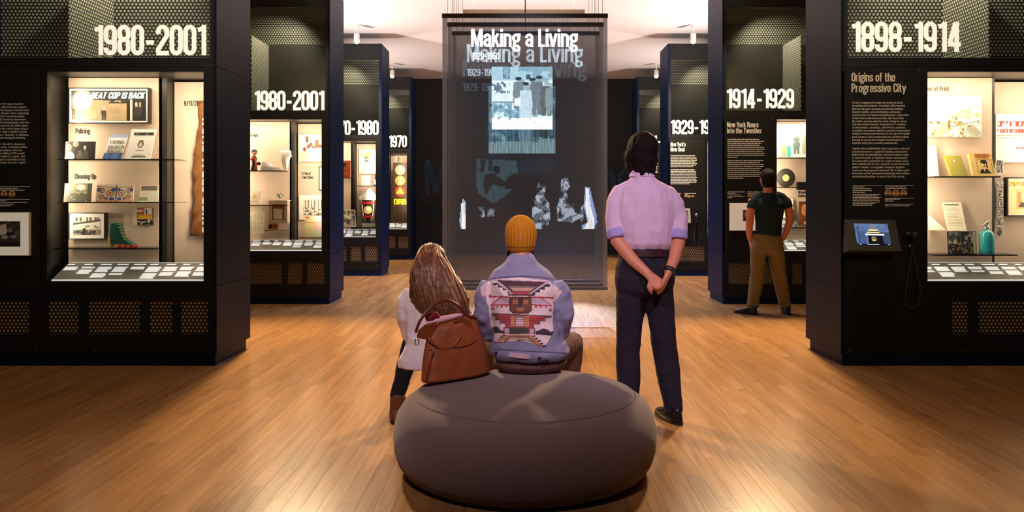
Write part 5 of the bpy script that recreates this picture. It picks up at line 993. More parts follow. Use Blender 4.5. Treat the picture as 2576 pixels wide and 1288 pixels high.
cv = street(90, 96); cv.c[..., :3] = np.clip(cv.c[..., :3], 0, 1)*(.78, .95, 1.0); cv.c[..., 3] = .85; a, b, c = P(1229, 216, 8.5), P(1397, 216, 8.5), P(1229, 386, 8.5); print_grid('projected_photo', cv, a+d_, b+d_, c+d_, scr[1], projected_mat('projected_photo_mid', 1.0, True, streak=.6))
cv = street(70, 76); cv.c[..., :3] *= (.20, .32, .42); cv.c[..., 3] = .7; a, b, c = P(1222, 262, 9.06), P(1397, 262, 9.06), P(1222, 437, 9.06); print_grid('projected_photo', cv, a+d_, b+d_, c+d_, scr[2], projected_mat('projected_photo_faint', .8, True, streak=.75))
# lower band: seated silhouettes of the slide
cv = Canvas(190, 96, (.5, .55, .6), 0); X_ = lambda px: (px-1150)/370; Yq = lambda py: (py-398)/186
def pp(pts): return [(X_(x), Yq(y)) for x, y in pts]
def glow(pts, col, al): cv.poly(pp(pts), col, al)
glow([(1198, 400), (1300, 404), (1302, 440), (1290, 476), (1262, 500), (1240, 512), (1205, 488), (1198, 470)], (.30, .38, .42), .55)
for pts in ([(1206, 402), (1222, 402), (1220, 424), (1214, 434), (1203, 430), (1212, 420)], [(1228, 404), (1240, 404), (1238, 432), (1228, 430)], [(1244, 420), (1256, 420), (1258, 436), (1246, 438)], [(1218, 440), (1240, 434), (1262, 450), (1280, 466), (1262, 470), (1240, 464), (1222, 492), (1216, 470)], [(1276, 446), (1300, 434), (1302, 476), (1268, 476)]): cv.poly(pp(pts), (.08, .09, .10), .0)
cv.ell(X_(1249), Yq(426), 9/370, 9/186, (.1, .11, .12), .6)
glow([(1165, 498), (1172, 510), (1172, 577), (1160, 576), (1156, 556), (1160, 520)], (.80, .88, 1), .75); glow([(1160, 512), (1170, 510), (1171, 577), (1163, 577)], (1, 1, 1), .95)
ph = cv.fnoise(26, 5)
def fig(pts, base): m = cv.pmask(pp(pts)); cv.put(m & (ph > .42), (base*.85, base*.92, base), .62); cv.put(m & (ph > .56), (min(1, base*1.4), min(1, base*1.45), min(1, base*1.6)), .8)
fig([(1352, 462), (1358, 456), (1368, 458), (1374, 470), (1368, 494), (1382, 512), (1384, 550), (1375, 577), (1348, 577), (1338, 545), (1338, 506), (1350, 490)], .55)
fig([(1412, 452), (1420, 447), (1430, 450), (1434, 468), (1424, 482), (1432, 505), (1460, 520), (1462, 548), (1440, 560), (1402, 556), (1400, 520), (1410, 494)], .52)
fig([(1462, 520), (1470, 505), (1466, 560), (1460, 556)], .6); glow([(1472, 470), (1484, 472), (1490, 500), (1500, 540), (1502, 560), (1494, 577), (1464, 577), (1464, 566), (1478, 560), (1468, 520)], (.62, .70, .95), .8); glow([(1473, 472), (1480, 474), (1486, 520), (1494, 550), (1494, 576), (1466, 577), (1480, 556), (1472, 520)], (1, 1, 1), .95)
fig([(1205, 522), (1216, 520), (1220, 545), (1210, 548)], .5); fig([(1225, 525), (1245, 524), (1245, 545), (1226, 545)], .4)
a, b, c = P(1150, 398, 8.0), P(1520, 398, 8.0), P(1150, 584, 8.0); print_grid('projected_figures', cv, a+d_, b+d_, c+d_, scr[0], projected_mat('projected_figures', 1.0, True, streak=.35))
# suspended bar light behind the scrims
Yb = 11.2; a, c = P(1168, 26, Yb), P(1468, 38, Yb); r = empty('suspended_light_bar', ((a.x+c.x)/2, Yb, c.z), 'long beige light bar hung under ceiling above the scrims', 'light fixture')
build('housing', MB().box(a.x, c.x, Yb-.05, Yb+.05, c.z, a.z-.0), mat('bar_beige', hexc(150, 134, 112), .5), r); build('end_cap', MB().box(a.x-.01, a.x, Yb-.052, Yb+.052, c.z-.004, a.z+.002), M_BAR, r); build('end_cap', MB().box(c.x, c.x+.01, Yb-.052, Yb+.052, c.z-.004, a.z+.002), M_BAR, r)
for t in (.08, .5, .92): x_ = a.x+(c.x-a.x)*t; build('wire', MB().tube([(x_, Yb, a.z), (x_, Yb, CEIL)], .003, 5), M_WIRE, r)
# overhead projector
r = empty('projector', (.05, 4.8, 3.9), 'ceiling projector above the bench throwing the slide', 'projector'); build('body', MB().box(-.13, .23, 4.45, 4.78, 3.92, 4.08), M_FRAMEB, r); build('mount_pole', MB().tube([(.05, 4.6, 4.08), (.05, 4.6, CEIL)], .02, 10), M_FRAMEB, r); build('lens', MB().tube([(.05, 4.78, 4.0), (.05, 4.80, 4.0)], .05, 20), M_GLASS, r)

# ================================================================ bench
PX, PY, PR = .017, 4.08, .668
M_FELT = mat('felt_taupe', hexc(116, 98, 95), .95, bump=.5, bscale=420, var=.16, vscale=260, sheen=.3, spec=.15)
bench = empty('round_ottoman', (PX, PY, 0), 'large round taupe felt ottoman with domed top', 'ottoman')
prof = [(.592, .018), (.618, .03), (.646, .07), (.662, .12), (PR, .18), (.665, .23), (.650, .29), (.615, .345), (.56, .382)]
build('side_cushion', MB().lathe(prof, (PX, PY, 0), 96), M_FELT, bench, True)
top = [(.56, .382), (.548, .387), (.53, .392), (.49, .402), (.42, .412), (.30, .420), (.15, .424), (.01, .425)]
build('top_cushion', MB().lathe(top, (PX, PY, 0), 96), M_FELT, bench, True)
build('seam', MB().tube([(PX+.557*math.cos(t*math.pi/40), PY+.557*math.sin(t*math.pi/40), .3835) for t in range(80)], .003, 6, closed=True), M_FELT, bench, True)
build('base', MB().lathe([(.588, 0), (.588, .025)], (PX, PY, 0), 64), M_FRAMEB, bench)

# ================================================================ people
def union(mb, voxel=.012, smooth=6, factor=.5, fold=None):
    """fuse overlapping closed shapes into one continuous skin"""
    me = bpy.data.meshes.new('tmp'); me.from_pydata(mb.v, [], mb.f); me.update()
    bm = bmesh.new(); bm.from_mesh(me)
    bmesh.ops.recalc_face_normals(bm, faces=bm.faces); bm.to_mesh(me); bm.free()
    o = bpy.data.objects.new('tmp', me); COL.objects.link(o)
    rm = o.modifiers.new('r', 'REMESH'); rm.mode = 'VOXEL'; rm.voxel_size = voxel
    if smooth: sm = o.modifiers.new('s', 'SMOOTH'); sm.factor = factor; sm.iterations = smooth
    dg = bpy.context.evaluated_depsgraph_get(); ev = o.evaluated_get(dg); out = bpy.data.meshes.new_from_object(ev)
    bpy.data.objects.remove(o, do_unlink=True)
    if fold:
        amp, scl = fold
        cos = [v.co.copy() for v in out.vertices]; nrm = [v.normal.copy() for v in out.vertices]
        for v, c_, n_ in zip(out.vertices, cos, nrm):
            q = Vector((c_.x*scl[0], c_.y*scl[1], c_.z*scl[2])); f_ = mnoise.noise(q)+.5*mnoise.noise(q*2.1)
            v.co = c_+n_*(amp*(1-2*abs(f_)))
    out.polygons.foreach_set('use_smooth', [True]*len(out.polygons)); out.update(); return out
def part(name, mb, m, root, voxel=.012, smooth=6, fold=None):
    return mesh_obj(name, union(mb, voxel, smooth, .5, fold), m, root)
M_LILAC = mat('shirt_lilac', hexc(218, 188, 222), .85, bump=.25, bscale=60, spec=.2)
M_CUFF = mat('shirt_cuff', hexc(168, 156, 216), .85, bump=.3, bscale=60, spec=.2)
M_NAVYT = mat('trousers_navy', hexc(40, 36, 50), .9, bump=.25, bscale=90, spec=.2)
M_HAIRD = mat('hair_dark', hexc(30, 18, 20), .75, spec=.15, bump=.7, bscale=60, stretch=(6, 6, 1))
M_SKINP = mat('skin_warm', hexc(206, 134, 106), .5, bump=.04, bscale=150)
M_SHOE = mat('shoe_black', (.012, .011, .011), .22)
M_BELT = mat('belt_brown', hexc(58, 34, 34), .4)
M_TEE = mat('tee_teal', hexc(30, 46, 56), .9, bump=.2, bscale=80, spec=.2); M_KHAKI = mat('trousers_khaki', hexc(128, 112, 78), .9, bump=.3, bscale=70, spec=.2)
M_DENIM = mat('denim_blue', hexc(148, 144, 178), .9, bump=.5, bscale=220, var=.16, vscale=12, spec=.2)
M_PANTSB = mat('trousers_brown', hexc(112, 80, 72), .9, bump=.3, bscale=90, spec=.2)
M_YELLOW = mat('knit_mustard', hexc(198, 130, 34), .9, bump=.4, bscale=150, spec=.15)
M_HAIRB = mat('hair_brown', hexc(98, 62, 42), .42, var=.45, vscale=26, stretch=(3, 3, .4), bump=.5, bscale=70)
M_WTOP = mat('top_white', hexc(248, 236, 240), .9, bump=.2, bscale=60, spec=.2); M_JEAN = mat('jeans_dark', hexc(34, 36, 48), .9, bump=.3, bscale=120, spec=.2); M_BOOTB = mat('boot_brown', hexc(112, 66, 36), .5)

def head_parts(mb, c, yaw=0.0, tilt=0.0, s=1.0):
    """skull, jaw, nose, brow, lips and ears; the face looks along +y before turning"""
    R_ = Matrix.Translation(c) @ Matrix.Rotation(yaw, 4, 'Z') @ Matrix.Rotation(tilt, 4, 'X') @ Matrix.Scale(s, 4)
    h = MB(); h.ball((0, -.008, .025), (.074, .094, .088)); h.ball((0, .03, -.035), (.056, .062, .07)); h.ball((0, .052, -.082), (.034, .035, .028))
    h.tube([(0, .085, .025), (0, .104, -.012), (0, .098, -.022)], [.010, .014, .012], 8); h.ball((0, .088, -.052), (.024, .012, .010)); h.ball((-.03, .078, .03), (.022, .014, .008)); h.ball((.03, .078, .03), (.022, .014, .008))
    for sx in (-1, 1): h.ball((sx*.076, .0, -.002), (.010, .018, .030))
    h.xf(R_); mb.add(h.v, h.f); return R_
def eyes(root, R_, hair=None):
    for sx in (-1, 1):
        b = MB().ball((sx*.03, .078, .012), (.012, .011, .008), 10, 8); b.xf(R_); build('eye', b, M_WHITE, root, True)
def hand(mb, wrist, palm_dir, normal, thumb_side, curl=.5, s=1.0):
    """palm with four unequal bent fingers and a thumb from the side of the palm"""
    d = Vector(palm_dir).normalized(); n = Vector(normal); n = (n-d*n.dot(d)).normalized(); t = d.cross(n)*thumb_side; w = Vector(wrist)
    mb.tube([w-d*.02*s, w+d*.02*s, w+d*.06*s, w+d*.088*s], [(.024*s, .018*s), (.034*s, .018*s), (.040*s, .015*s), (.038*s, .012*s)], 12, ref=t)
    for k_, (off, ln) in enumerate(((.029, .074), (.010, .084), (-.010, .078), (-.028, .060))):
        p = w+d*.082*s+t*off*s; pts = [p]; dd = d.copy(); ang = 0
        for q in range(3):
            ang += curl*(.5, .9, .7)[q]; dd = d*math.cos(ang)+n*math.sin(ang); pts.append(pts[-1]+dd*ln*s*(.44, .32, .24)[q])
        mb.tube(pts, [.0095*s, .009*s, .0085*s, .0065*s], 8)
    p = w+d*.022*s+t*.028*s; p2 = p+(d*.5+t*.75+n*.2).normalized()*.038*s; p3 = p2+(d*.9+t*.2+n*.45).normalized()*.030*s; p4 = p3+(d*.9-t*.1+n*.5).normalized()*.022*s
    mb.tube([p-t*.012*s, p2, p3, p4], [.014*s, .011*s, .010*s, .007*s], 8)
def shoe(root, heel, yaw, m=M_SHOE, s=1.0):
    M = Matrix.Translation(heel) @ Matrix.Rotation(yaw, 4, 'Z') @ Matrix.Scale(s, 4)
    u = MB().rings([(0, .10, .016, .046, .145), (0, .10, .035, .046, .143), (0, .085, .055, .042, .120), (0, .04, .078, .038, .070), (0, .02, .095, .036, .05)], 24, 2.3).xf(M)
    o = build('shoe', u, m, root, True); build('sole', MB().rings([(0, .10, 0, .048, .148), (0, .10, .016, .049, .150)], 24, 2.3).xf(M).add([], []), M_FRAMEB, o); return o
def leg(mb, hip, knee, ankle, r, extra=0.0):
    h, k_, a_ = Vector(hip), Vector(knee), Vector(ankle)
    mb.tube([h, h.lerp(k_, .35), h.lerp(k_, .7), k_, k_.lerp(a_, .35), k_.lerp(a_, .75), a_], [r[0], r[0]*.98, r[1]*1.06, r[1], r[1]*.98, r[2]*1.04, r[2]], 18)

# ---- man in the lilac shirt
Q = 4.92; kx = Q/FPX; OX = P(1632, 0, Q).x; man = empty('person', (OX, Q, 0), 'standing man in lilac shirt and navy trousers, hands clasped behind his back', 'person')
def W1(px, py, dy=0.0): p = P(px, py, Q); return (p.x, Q+dy, p.z)
body = MB(); hc = Vector(W1(1613, 383, .02)); RH = head_parts(body, hc, math.radians(32), math.radians(6), 1.02)
body.tube([W1(1614, 410, .01), W1(1616, 452, .0)], [.056, .062], 14)
body.rings([(W1(1622, 0)[0], Q, z, rx, ry) for z, rx, ry in ((.82, .15, .10), (1.0, .14, .09), (1.2, .15, .10), (1.38, .165, .095), (1.44, .13, .08), (1.48, .06, .06))])
hL, hR = Vector(W1(1643, 703, -.205)), Vector(W1(1652, 698, -.235))
armL = [W1(1566, 496, .0), W1(1546, 545, -.02), W1(1550, 604, -.05), W1(1586, 652, -.125), W1(1620, 684, -.19)]; armR = [W1(1680, 500, .0), W1(1702, 548, -.02), W1(1702, 608, -.05), W1(1684, 650, -.14), W1(1664, 680, -.215)]
body.tube(armL, [.04, .042, .044, .038, .028], 14); body.tube(armR, [.04, .042, .044, .036, .027], 14)
hand(body, W1(1620, 685, -.195), (.62, -.12, -.55), (.15, .55, -.5), -1, 1.1, 1.02); hand(body, W1(1664, 681, -.222), (-.36, -.06, -.80), (-.7, .35, .1), 1, 1.15, 1.02)
for sx, (hp, kn, an) in (( -1, ((-.115, 0, .86), (-.127, .02, .45), (-.12, -.0, .07))), (1, ((.065, 0, .86), (.098, .015, .45), (.158, -.0, .07)))): leg(body, Vector(hp)+Vector((OX, Q, 0)), Vector(kn)+Vector((OX, Q, 0)), Vector(an)+Vector((OX, Q, 0)), (.075, .05, .036))
part('body', body, M_SKINP, man, .008, 3); eyes(man, RH)
sh = MB(); cxm = W1(1622, 0)[0]
sh.rings([(cxm+.008, Q-.003, 1.066, .145, .114), (cxm+.006, Q-.010, 1.105, .160, .130), (cxm+.003, Q-.01, 1.17, .170, .135), (cxm, Q-.008, 1.27, .183, .132), (cxm, Q-.006, 1.36, .190, .126), (cxm, Q-.004, 1.42, .165, .110), (cxm-.005, Q, 1.465, .118, .090), (cxm-.012, Q+.004, 1.50, .085, .074), (cxm-.016, Q+.006, 1.545, .068, .066)], 36)
sh.tube([W1(1586, 470, 0), W1(1560, 486, 0), W1(1548, 512, -.008), W1(1545, 550, -.02), W1(1549, 588, -.04)], [.045, .052, .058, .056, .054], 18); sh.tube([W1(1644, 472, 0), W1(1680, 490, 0), W1(1696, 518, -.008), W1(1703, 553, -.02), W1(1702, 592, -.04)], [.045, .052, .058, .056, .054], 18)
shirt = part('shirt', sh, M_LILAC, man, .0085, 4, (.0075, (11, 8, 5)))
for (a_, b_) in ((W1(1547, 574, -.035), W1(1551, 597, -.048)), (W1(1703, 578, -.035), W1(1701, 601, -.05))): part('cuff', MB().tube([a_, b_], [.060, .059], 18), M_CUFF, shirt, .008, 3, (.002, (30, 30, 12)))
build('collar', MB().rings([(cxm-.016, Q+.006, 1.515, .082, .078), (cxm-.016, Q+.008, 1.553, .066, .066), (cxm-.016, Q+.008, 1.551, .060, .060)], 28, caps=False), M_LILAC, shirt, True)
tr = MB(); cxh = W1(1621, 0)[0]
tr.rings([(cxh, Q, 1.052, .148, .116), (cxh, Q-.006, .97, .172, .128), (cxh, Q-.012, .89, .186, .138), (cxh, Q-.008, .82, .176, .126), (cxh, Q, .765, .120, .085)], 32)
HL = [Vector((OX+x, Q+y, z)) for x, y, z in ((-.098, -.008, .92), (-.127, .02, .45), (-.120, 0, .075))]; HR_ = [Vector((OX+x, Q+y, z)) for x, y, z in ((.046, -.008, .92), (.100, .015, .45), (.158, 0, .055))]
leg(tr, *HL, (.094, .074, .062)); leg(tr, *HR_, (.094, .074, .056)); tro = part('trousers', tr, M_NAVYT, man, .0095, 5, (.005, (9, 9, 6)))
build('belt', MB().rings([(cxh, Q-.004, 1.028, .160, .131), (cxh, Q-.004, 1.068, .156, .128)], 36, caps=False), M_BELT, man, True)
for x_ in (-.09, .03, .11): build('belt_loop', MB().box(cxh+x_-.006, cxh+x_+.006, Q-.139+abs(x_)*.25, Q-.120+abs(x_)*.35, 1.015, 1.068), M_NAVYT, tro)
wp = Vector(W1(1667, 674, -.21)); wd = (Vector(armR[4])-Vector(armR[3])).normalized()
wt = build('wristwatch', MB().tube([wp-wd*.013, wp+wd*.013], .034, 20), M_FRAMEB, man, True)
for q in range(3): c_ = wp+wd*.0+Vector((.012+.008*q, -.031+.006*q, -.003*q)); build('strap_link', MB().box(c_.x-.0018, c_.x+.0018, c_.y-.004, c_.y+.004, c_.z-.013, c_.z+.013), M_METAL, wt)
hr = MB(); h_ = MB(); h_.ball((0, -.018, .035), (.088, .104, .094)); h_.ball((0, -.048, -.03), (.086, .066, .08)); h_.ball((0, -.05, -.095), (.076, .052, .055)); h_.ball((-.058, .02, -.03), (.034, .05, .06)); h_.ball((.058, .02, -.03), (.034, .05, .06)); h_.xf(RH); hr.add(h_.v, h_.f)
hair = part('hair', hr, M_HAIRD, man, .008, 4, (.004, (22, 22, 10)))
be = MB().ball((0, .048, -.085), (.060, .060, .055)); be.ball((-.055, .02, -.075), (.03, .045, .055)).ball((.055, .02, -.075), (.03, .045, .055)); be.xf(RH); part('beard', be, M_HAIRD, man, .008, 3, (.003, (30, 30, 30)))
rr = random.Random(4); lk = MB()
for q in range(26):
    a_ = rr.uniform(-1.0, 1.0); b = Vector((.062*math.sin(a_), -.085+.02*abs(a_), -.10)); lk.tube([RH @ b, RH @ (b+Vector((rr.uniform(-.012, .012), -.012, -.03))), RH @ (b+Vector((rr.uniform(-.02, .02), -.01, -.052)))], [.010, .007, .002], 6)
build('hair_lock', lk, M_HAIRD, hair, True)['kind'] = 'stuff'
shoe(man, (OX+.165, Q-.05, 0), math.radians(20)); shoe(man, (OX-.12, Q-.05, 0), math.radians(4))

# ---- man in the teal t-shirt at the cabinet
Q = 9.55; OX = P(1927, 0, Q).x; tee = empty('person', (OX, Q, 0), 'man in dark teal t-shirt and khaki trousers reading a cabinet panel', 'person')
body = MB(); hc = Vector(W1(1930, 450, .01)); RH = head_parts(body, hc, math.radians(8), math.radians(18), 1.05); body.tube([W1(1931, 462, 0), W1(1932, 492, -.01)], [.056, .06], 14)
c0 = W1(1934, 0)[0]
body.rings([(c0, Q, z, rx, ry) for z, rx, ry in ((.82, .15, .10), (1.0, .14, .09), (1.2, .15, .10), (1.36, .16, .09), (1.42, .06, .06))])
for pts in ([W1(1894, 502, 0), W1(1887, 532, -.03), W1(1884, 562, -.02), W1(1887, 585, .04), W1(1893, 606, .07)], [W1(1976, 502, 0), W1(1983, 532, -.03), W1(1985, 560, -.02), W1(1979, 585, .04), W1(1972, 604, .07)]): body.tube(pts, [.055, .05, .046, .040, .034], 14)
hand(body, W1(1893, 604, .07), (.1, .25, -1), (1, .2, 0), -1, .3); hand(body, W1(1972, 602, .07), (-.1, .25, -1), (-1, .2, 0), 1, .3)
LK = [[Vector(W1(*a_)) for a_ in ((1908, 625), (1905, 690), (1893, 775))], [Vector(W1(*a_)) for a_ in ((1950, 625), (1960, 690), (1976, 775))]]
for l_ in LK: leg(body, *l_, (.075, .05, .036))
part('body', body, M_SKINP, tee, .010, 3); eyes(tee, RH)
sh = MB(); sh.rings([(c0-.008, Q-.01, W1(0, 592)[2], .150, .118), (c0-.006, Q-.01, 1.08, .152, .118), (c0, Q-.01, 1.2, .168, .122), (c0, Q-.01, 1.32, .182, .115), (c0, Q-.008, 1.37, .155, .10), (c0, Q-.005, 1.41, .11, .08), (c0-.01, Q, 1.455, .068, .066)], 32)
sh.tube([W1(1918, 489, 0), W1(1904, 496, 0), W1(1895, 508, -.01), W1(1890, 526, -.025)], [.045, .052, .062, .066], 16); sh.tube([W1(1952, 489, 0), W1(1966, 496, 0), W1(1976, 508, -.01), W1(1980, 524, -.025)], [.045, .052, .062, .066], 16); part('t_shirt', sh, M_TEE, tee, .012, 4, (.004, (8, 8, 5)))
tr = MB(); c1 = W1(1930, 0)[0]; tr.rings([(c1, Q, .965, .158, .120), (c1, Q-.012, .85, .182, .138), (c1, Q-.01, .77, .178, .128), (c1, Q, .72, .13, .09)], 30)
for l_ in LK: leg(tr, l_[0], l_[1], l_[2]+Vector((0, 0, .01)), (.096, .080, .066))
part('trousers', tr, M_KHAKI, tee, .012, 4, (.006, (9, 9, 9)))
hr = MB(); h_ = MB(); h_.ball((0, -.016, .036), (.084, .102, .088)); h_.ball((0, -.05, -.03), (.076, .060, .07)); h_.xf(RH); hr.add(h_.v, h_.f); part('hair', hr, M_HAIRD, tee, .010, 3, (.004, (26, 26, 14)))
shoe(tee, (W1(1893, 0)[0], Q-.06, 0), math.radians(55)); shoe(tee, (W1(1978, 0)[0], Q-.06, 0), math.radians(-5))

# ---- seated man in the denim jacket
Q = 4.42; den = empty('person', (P(1325, 0, Q).x, Q, .40), 'seated man in pale denim jacket and mustard beanie on the ottoman', 'person')
body = MB(); hc = Vector(W1(1310, 602, .04)); RH = head_parts(body, hc, 0, math.radians(10), 1.0); body.tube([W1(1311, 625, .03), W1(1312, 670, .0)], [.055, .06], 14)
def C1(px): return W1(px, 0)[0]
body.rings([(C1(1330), Q+.02, .45, .15, .11), (C1(1326), Q+.01, .62, .15, .10), (C1(1318), Q, .8, .16, .11), (C1(1314), Q, .94, .16, .10), (C1(1312), Q+.01, 1.0, .07, .06)])
aL = [W1(1232, 712, 0), W1(1218, 790, .02), W1(1232, 842, .10), W1(1268, 870, .26)]; aR = [W1(1400, 715, 0), W1(1420, 785, .02), W1(1412, 838, .10), W1(1380, 866, .26)]
body.tube(aL, [.05, .046, .042, .03], 14); body.tube(aR, [.05, .046, .042, .03], 14); hand(body, aL[3], (.4, .7, -.1), (0, -.2, -1), 1, .7); hand(body, aR[3], (-.4, .7, -.1), (0, -.2, -1), -1, .7)
kL, kR = Vector((C1(1232), Q+.50, .50)), Vector((C1(1442)+.02, Q+.46, .495)); hpL, hpR = Vector((C1(1290), Q+.06, .50)), Vector((C1(1375), Q+.06, .50)); anL, anR = Vector((C1(1240), Q+.55, .09)), Vector((C1(1440), Q+.58, .09))
leg(body, hpL, kL, anL, (.07, .05, .036)); leg(body, hpR, kR, anR, (.07, .05, .036)); part('body', body, M_SKINP, den, .009, 3); eyes(den, RH)
jk = MB(); jk.rings([(C1(1334), Q-.005, .497, .205, .150), (C1(1333), Q-.012, .53, .218, .165), (C1(1328), Q-.012, .60, .196, .160), (C1(1321), Q-.012, .70, .180, .152), (C1(1317), Q-.01, .80, .186, .147), (C1(1314), Q-.006, .88, .195, .137), (C1(1312), Q, .935, .180, .118), (C1(1311), Q+.006, .975, .150, .095), (C1(1311), Q+.014, 1.01, .098, .078), (C1(1311), Q+.02, 1.045, .070, .066)], 40)
jk.tube([W1(1238, 716, 0), W1(1226, 745, -.005), W1(1218, 792, .0), W1(1228, 838, .06), W1(1262, 862, .20)], [.062, .068, .060, .056, .050], 18); jk.tube([W1(1390, 716, 0), W1(1406, 745, -.005), W1(1417, 790, .0), W1(1410, 835, .06), W1(1384, 860, .20)], [.062, .068, .060, .056, .050], 18)
jme = union(jk, .0085, 4, .5, (.007, (9, 9, 9))); jbvh = BVHTree.FromPolygons([v.co.copy() for v in jme.vertices], [tuple(p.vertices) for p in jme.polygons]); jacket = mesh_obj('denim_jacket', jme, M_DENIM, den)
CAMV = Vector((0, 0, CAMH))
def on_jacket(px, py, lift=.003):
    d = (P(px, py, Q)-CAMV).normalized(); h = jbvh.ray_cast(CAMV, d)
    return (h[0]+h[1]*lift) if h[0] is not None else None
# woven back panel, drawn in the coordinates of the photo and laid on the cloth
x0, x1, y0, y1 = 1205, 1418, 696, 876; NW, NH = 213, 180; cv = Canvas(NW, NH, (.93, .84, .87), 0)
def K(pts): return [((1190+x/4.77-x0)/(x1-x0), (660+y/4.77-y0)/(y1-y0)) for x, y in pts]
def kp(pts, col, a=None): cv.poly(K(pts), col, a)
WHT = (.95, .86, .88); MAR = (.40, .24, .27); RED = (.74, .30, .35); LAV = (.78, .70, .78); DK = (.24, .20, .23); GRN = (.40, .37, .31); ORG = (.82, .56, .38)
kp([(195, 235), (240, 205), (560, 185), (930, 225), (955, 300), (958, 560), (950, 700), (960, 820), (930, 900), (860, 1010), (800, 990), (560, 940), (320, 960), (262, 945), (258, 850), (215, 770), (190, 650), (190, 560), (160, 470), (150, 380), (165, 290)], WHT, 1)
kp([(92, 300), (140, 255), (200, 240), (165, 290), (150, 400), (120, 420), (95, 380)], (.86, .74, .76), 1); kp([(952, 250), (1068, 350), (985, 480), (958, 470)], (.88, .78, .78), 1)
for q in range(4): kp([(250+q*56, 250+q*35), (320+q*56, 250+q*35), (320+q*56, 300+q*35), (302+q*56, 300+q*35), (302+q*56, 270+q*35), (250+q*56, 270+q*35)], DK); kp([(915-q*57, 260+q*34), (915-q*57, 295+q*34), (858-q*57, 295+q*34), (858-q*57, 330+q*34), (840-q*57, 330+q*34), (840-q*57, 262+q*34)], DK)
kp([(235, 205), (925, 230), (660, 405), (490, 405)], LAV); kp([(290, 215), (870, 238), (655, 385), (495, 385)], MAR); kp([(330, 225), (830, 245), (760, 290), (420, 285)], (.36, .24, .26)); kp([(420, 285), (770, 290), (720, 322), (455, 318)], (.55, .50, .44)); kp([(455, 310), (725, 312), (690, 345), (480, 345)], (.82, .68, .62))
for q in range(6): kp([(470+q*36, 372), (488+q*36, 336), (506+q*36, 372)], RED)
kp([(480, 355), (680, 355), (655, 385), (500, 385)], RED)
kp([(420, 380), (735, 380), (735, 402), (420, 402)], MAR); kp([(210, 400), (960, 415), (960, 440), (680, 412), (440, 412), (210, 420)], RED); kp([(180, 405), (207, 380), (235, 405), (207, 432)], RED)
kp([(330, 408), (440, 415), (440, 520), (205, 518)], RED); kp([(345, 420), (436, 425), (436, 500), (240, 505)], (.86, .72, .76)); kp([(360, 425), (432, 430), (432, 485), (285, 485)], LAV); kp([(700, 412), (830, 425), (955, 530), (700, 515)], RED); kp([(700, 425), (820, 435), (925, 515), (700, 500)], (.88, .74, .78)); kp([(705, 430), (805, 440), (870, 495), (705, 482)], LAV)
for x_ in (285, 335, 390, 740, 800, 862): kp([(x_, 515), (x_+22, 515), (x_+22, 545), (x_, 545)], RED)
for x_, y_ in ((243, 552), (925, 572)): kp([(x_-26, y_), (x_, y_-28), (x_+26, y_), (x_, y_+26)], RED); kp([(x_-12, y_), (x_, y_-13), (x_+12, y_), (x_, y_+12)], (.9, .7, .72))
kp([(440, 415), (700, 415), (700, 580), (660, 615), (480, 615), (440, 580)], (.36, .22, .21)); kp([(455, 430), (690, 430), (690, 575), (655, 600), (488, 600), (455, 575)], (.50, .31, .27)); kp([(540, 420), (605, 420), (600, 520), (545, 520)], (.32, .20, .22)); cv.put(cv.pmask(K([(482, 455), (535, 455), (535, 495), (482, 495)])), ORG); cv.put(cv.pmask(K([(608, 455), (655, 455), (655, 495), (608, 495)])), ORG); kp([(498, 468), (518, 468), (518, 486), (498, 486)], (.45, .28, .25)); kp([(622, 468), (640, 468), (640, 486), (622, 486)], (.45, .28, .25)); kp([(515, 545), (620, 545), (600, 580), (540, 580)], (.80, .54, .40))
kp([(240, 610), (510, 620), (940, 640), (935, 668), (865, 668), (865, 705), (800, 705), (800, 745), (735, 745), (735, 790), (385, 780), (385, 735), (325, 735), (325, 690), (270, 690), (270, 645), (240, 640)], GRN)
kp([(280, 625), (510, 630), (860, 650), (850, 690), (785, 700), (785, 735), (720, 740), (715, 785), (400, 775), (400, 725), (340, 720), (340, 680), (285, 670)], RED)
for q in range(4): kp([(300+q*26, 652+q*30), (480, 656+q*28), (480, 664+q*28), (300+q*26, 660+q*30)], (.60, .24, .28)); kp([(640, 660+q*28), (840-q*35, 668+q*28), (840-q*35, 677+q*28), (640, 668+q*28)], (.60, .24, .28))
kp([(455, 640), (505, 640), (505, 765), (455, 765)], ORG); kp([(620, 640), (672, 645), (672, 770), (620, 770)], ORG); kp([(505, 635), (620, 635), (620, 780), (505, 780)], (.56, .34, .38))
for q in range(6): kp([(515, 648+q*21), (612, 648+q*21), (612, 660+q*21), (515, 660+q*21)], (.90, .80, .84))
kp([(365, 778), (745, 785), (745, 862), (365, 852)], (.56, .28, .30)); kp([(440, 785), (665, 788), (665, 860), (440, 860)], (.30, .29, .27)); kp([(382, 792), (432, 792), (432, 845), (382, 845)], LAV); kp([(680, 795), (732, 795), (732, 852), (680, 852)], LAV)
kp([(235, 790), (265, 768), (305, 775), (335, 815), (370, 822), (370, 852), (262, 848)], (.27, .22, .27)); kp([(745, 830), (790, 815), (835, 795), (890, 808), (925, 835), (962, 822), (945, 880), (750, 865)], (.27, .22, .27))
for q in range(5): kp([(395-q*26, 868+q*20), (340-q*20, 872+q*18), (395-q*26, 888+q*20)], DK); kp([(700+q*34, 875+q*30), (760+q*28, 880+q*28), (722+q*34, 900+q*30)], DK)
kp([(410, 868), (690, 870), (845, 1005), (800, 1000), (660, 900), (440, 900), (330, 962), (300, 955)], ORG); kp([(435, 882), (670, 884), (780, 985), (640, 940), (560, 938), (450, 935), (360, 960)], (.60, .42, .36)); kp([(450, 900), (650, 900), (690, 940), (560, 925), (420, 935)], (.80, .70, .64))
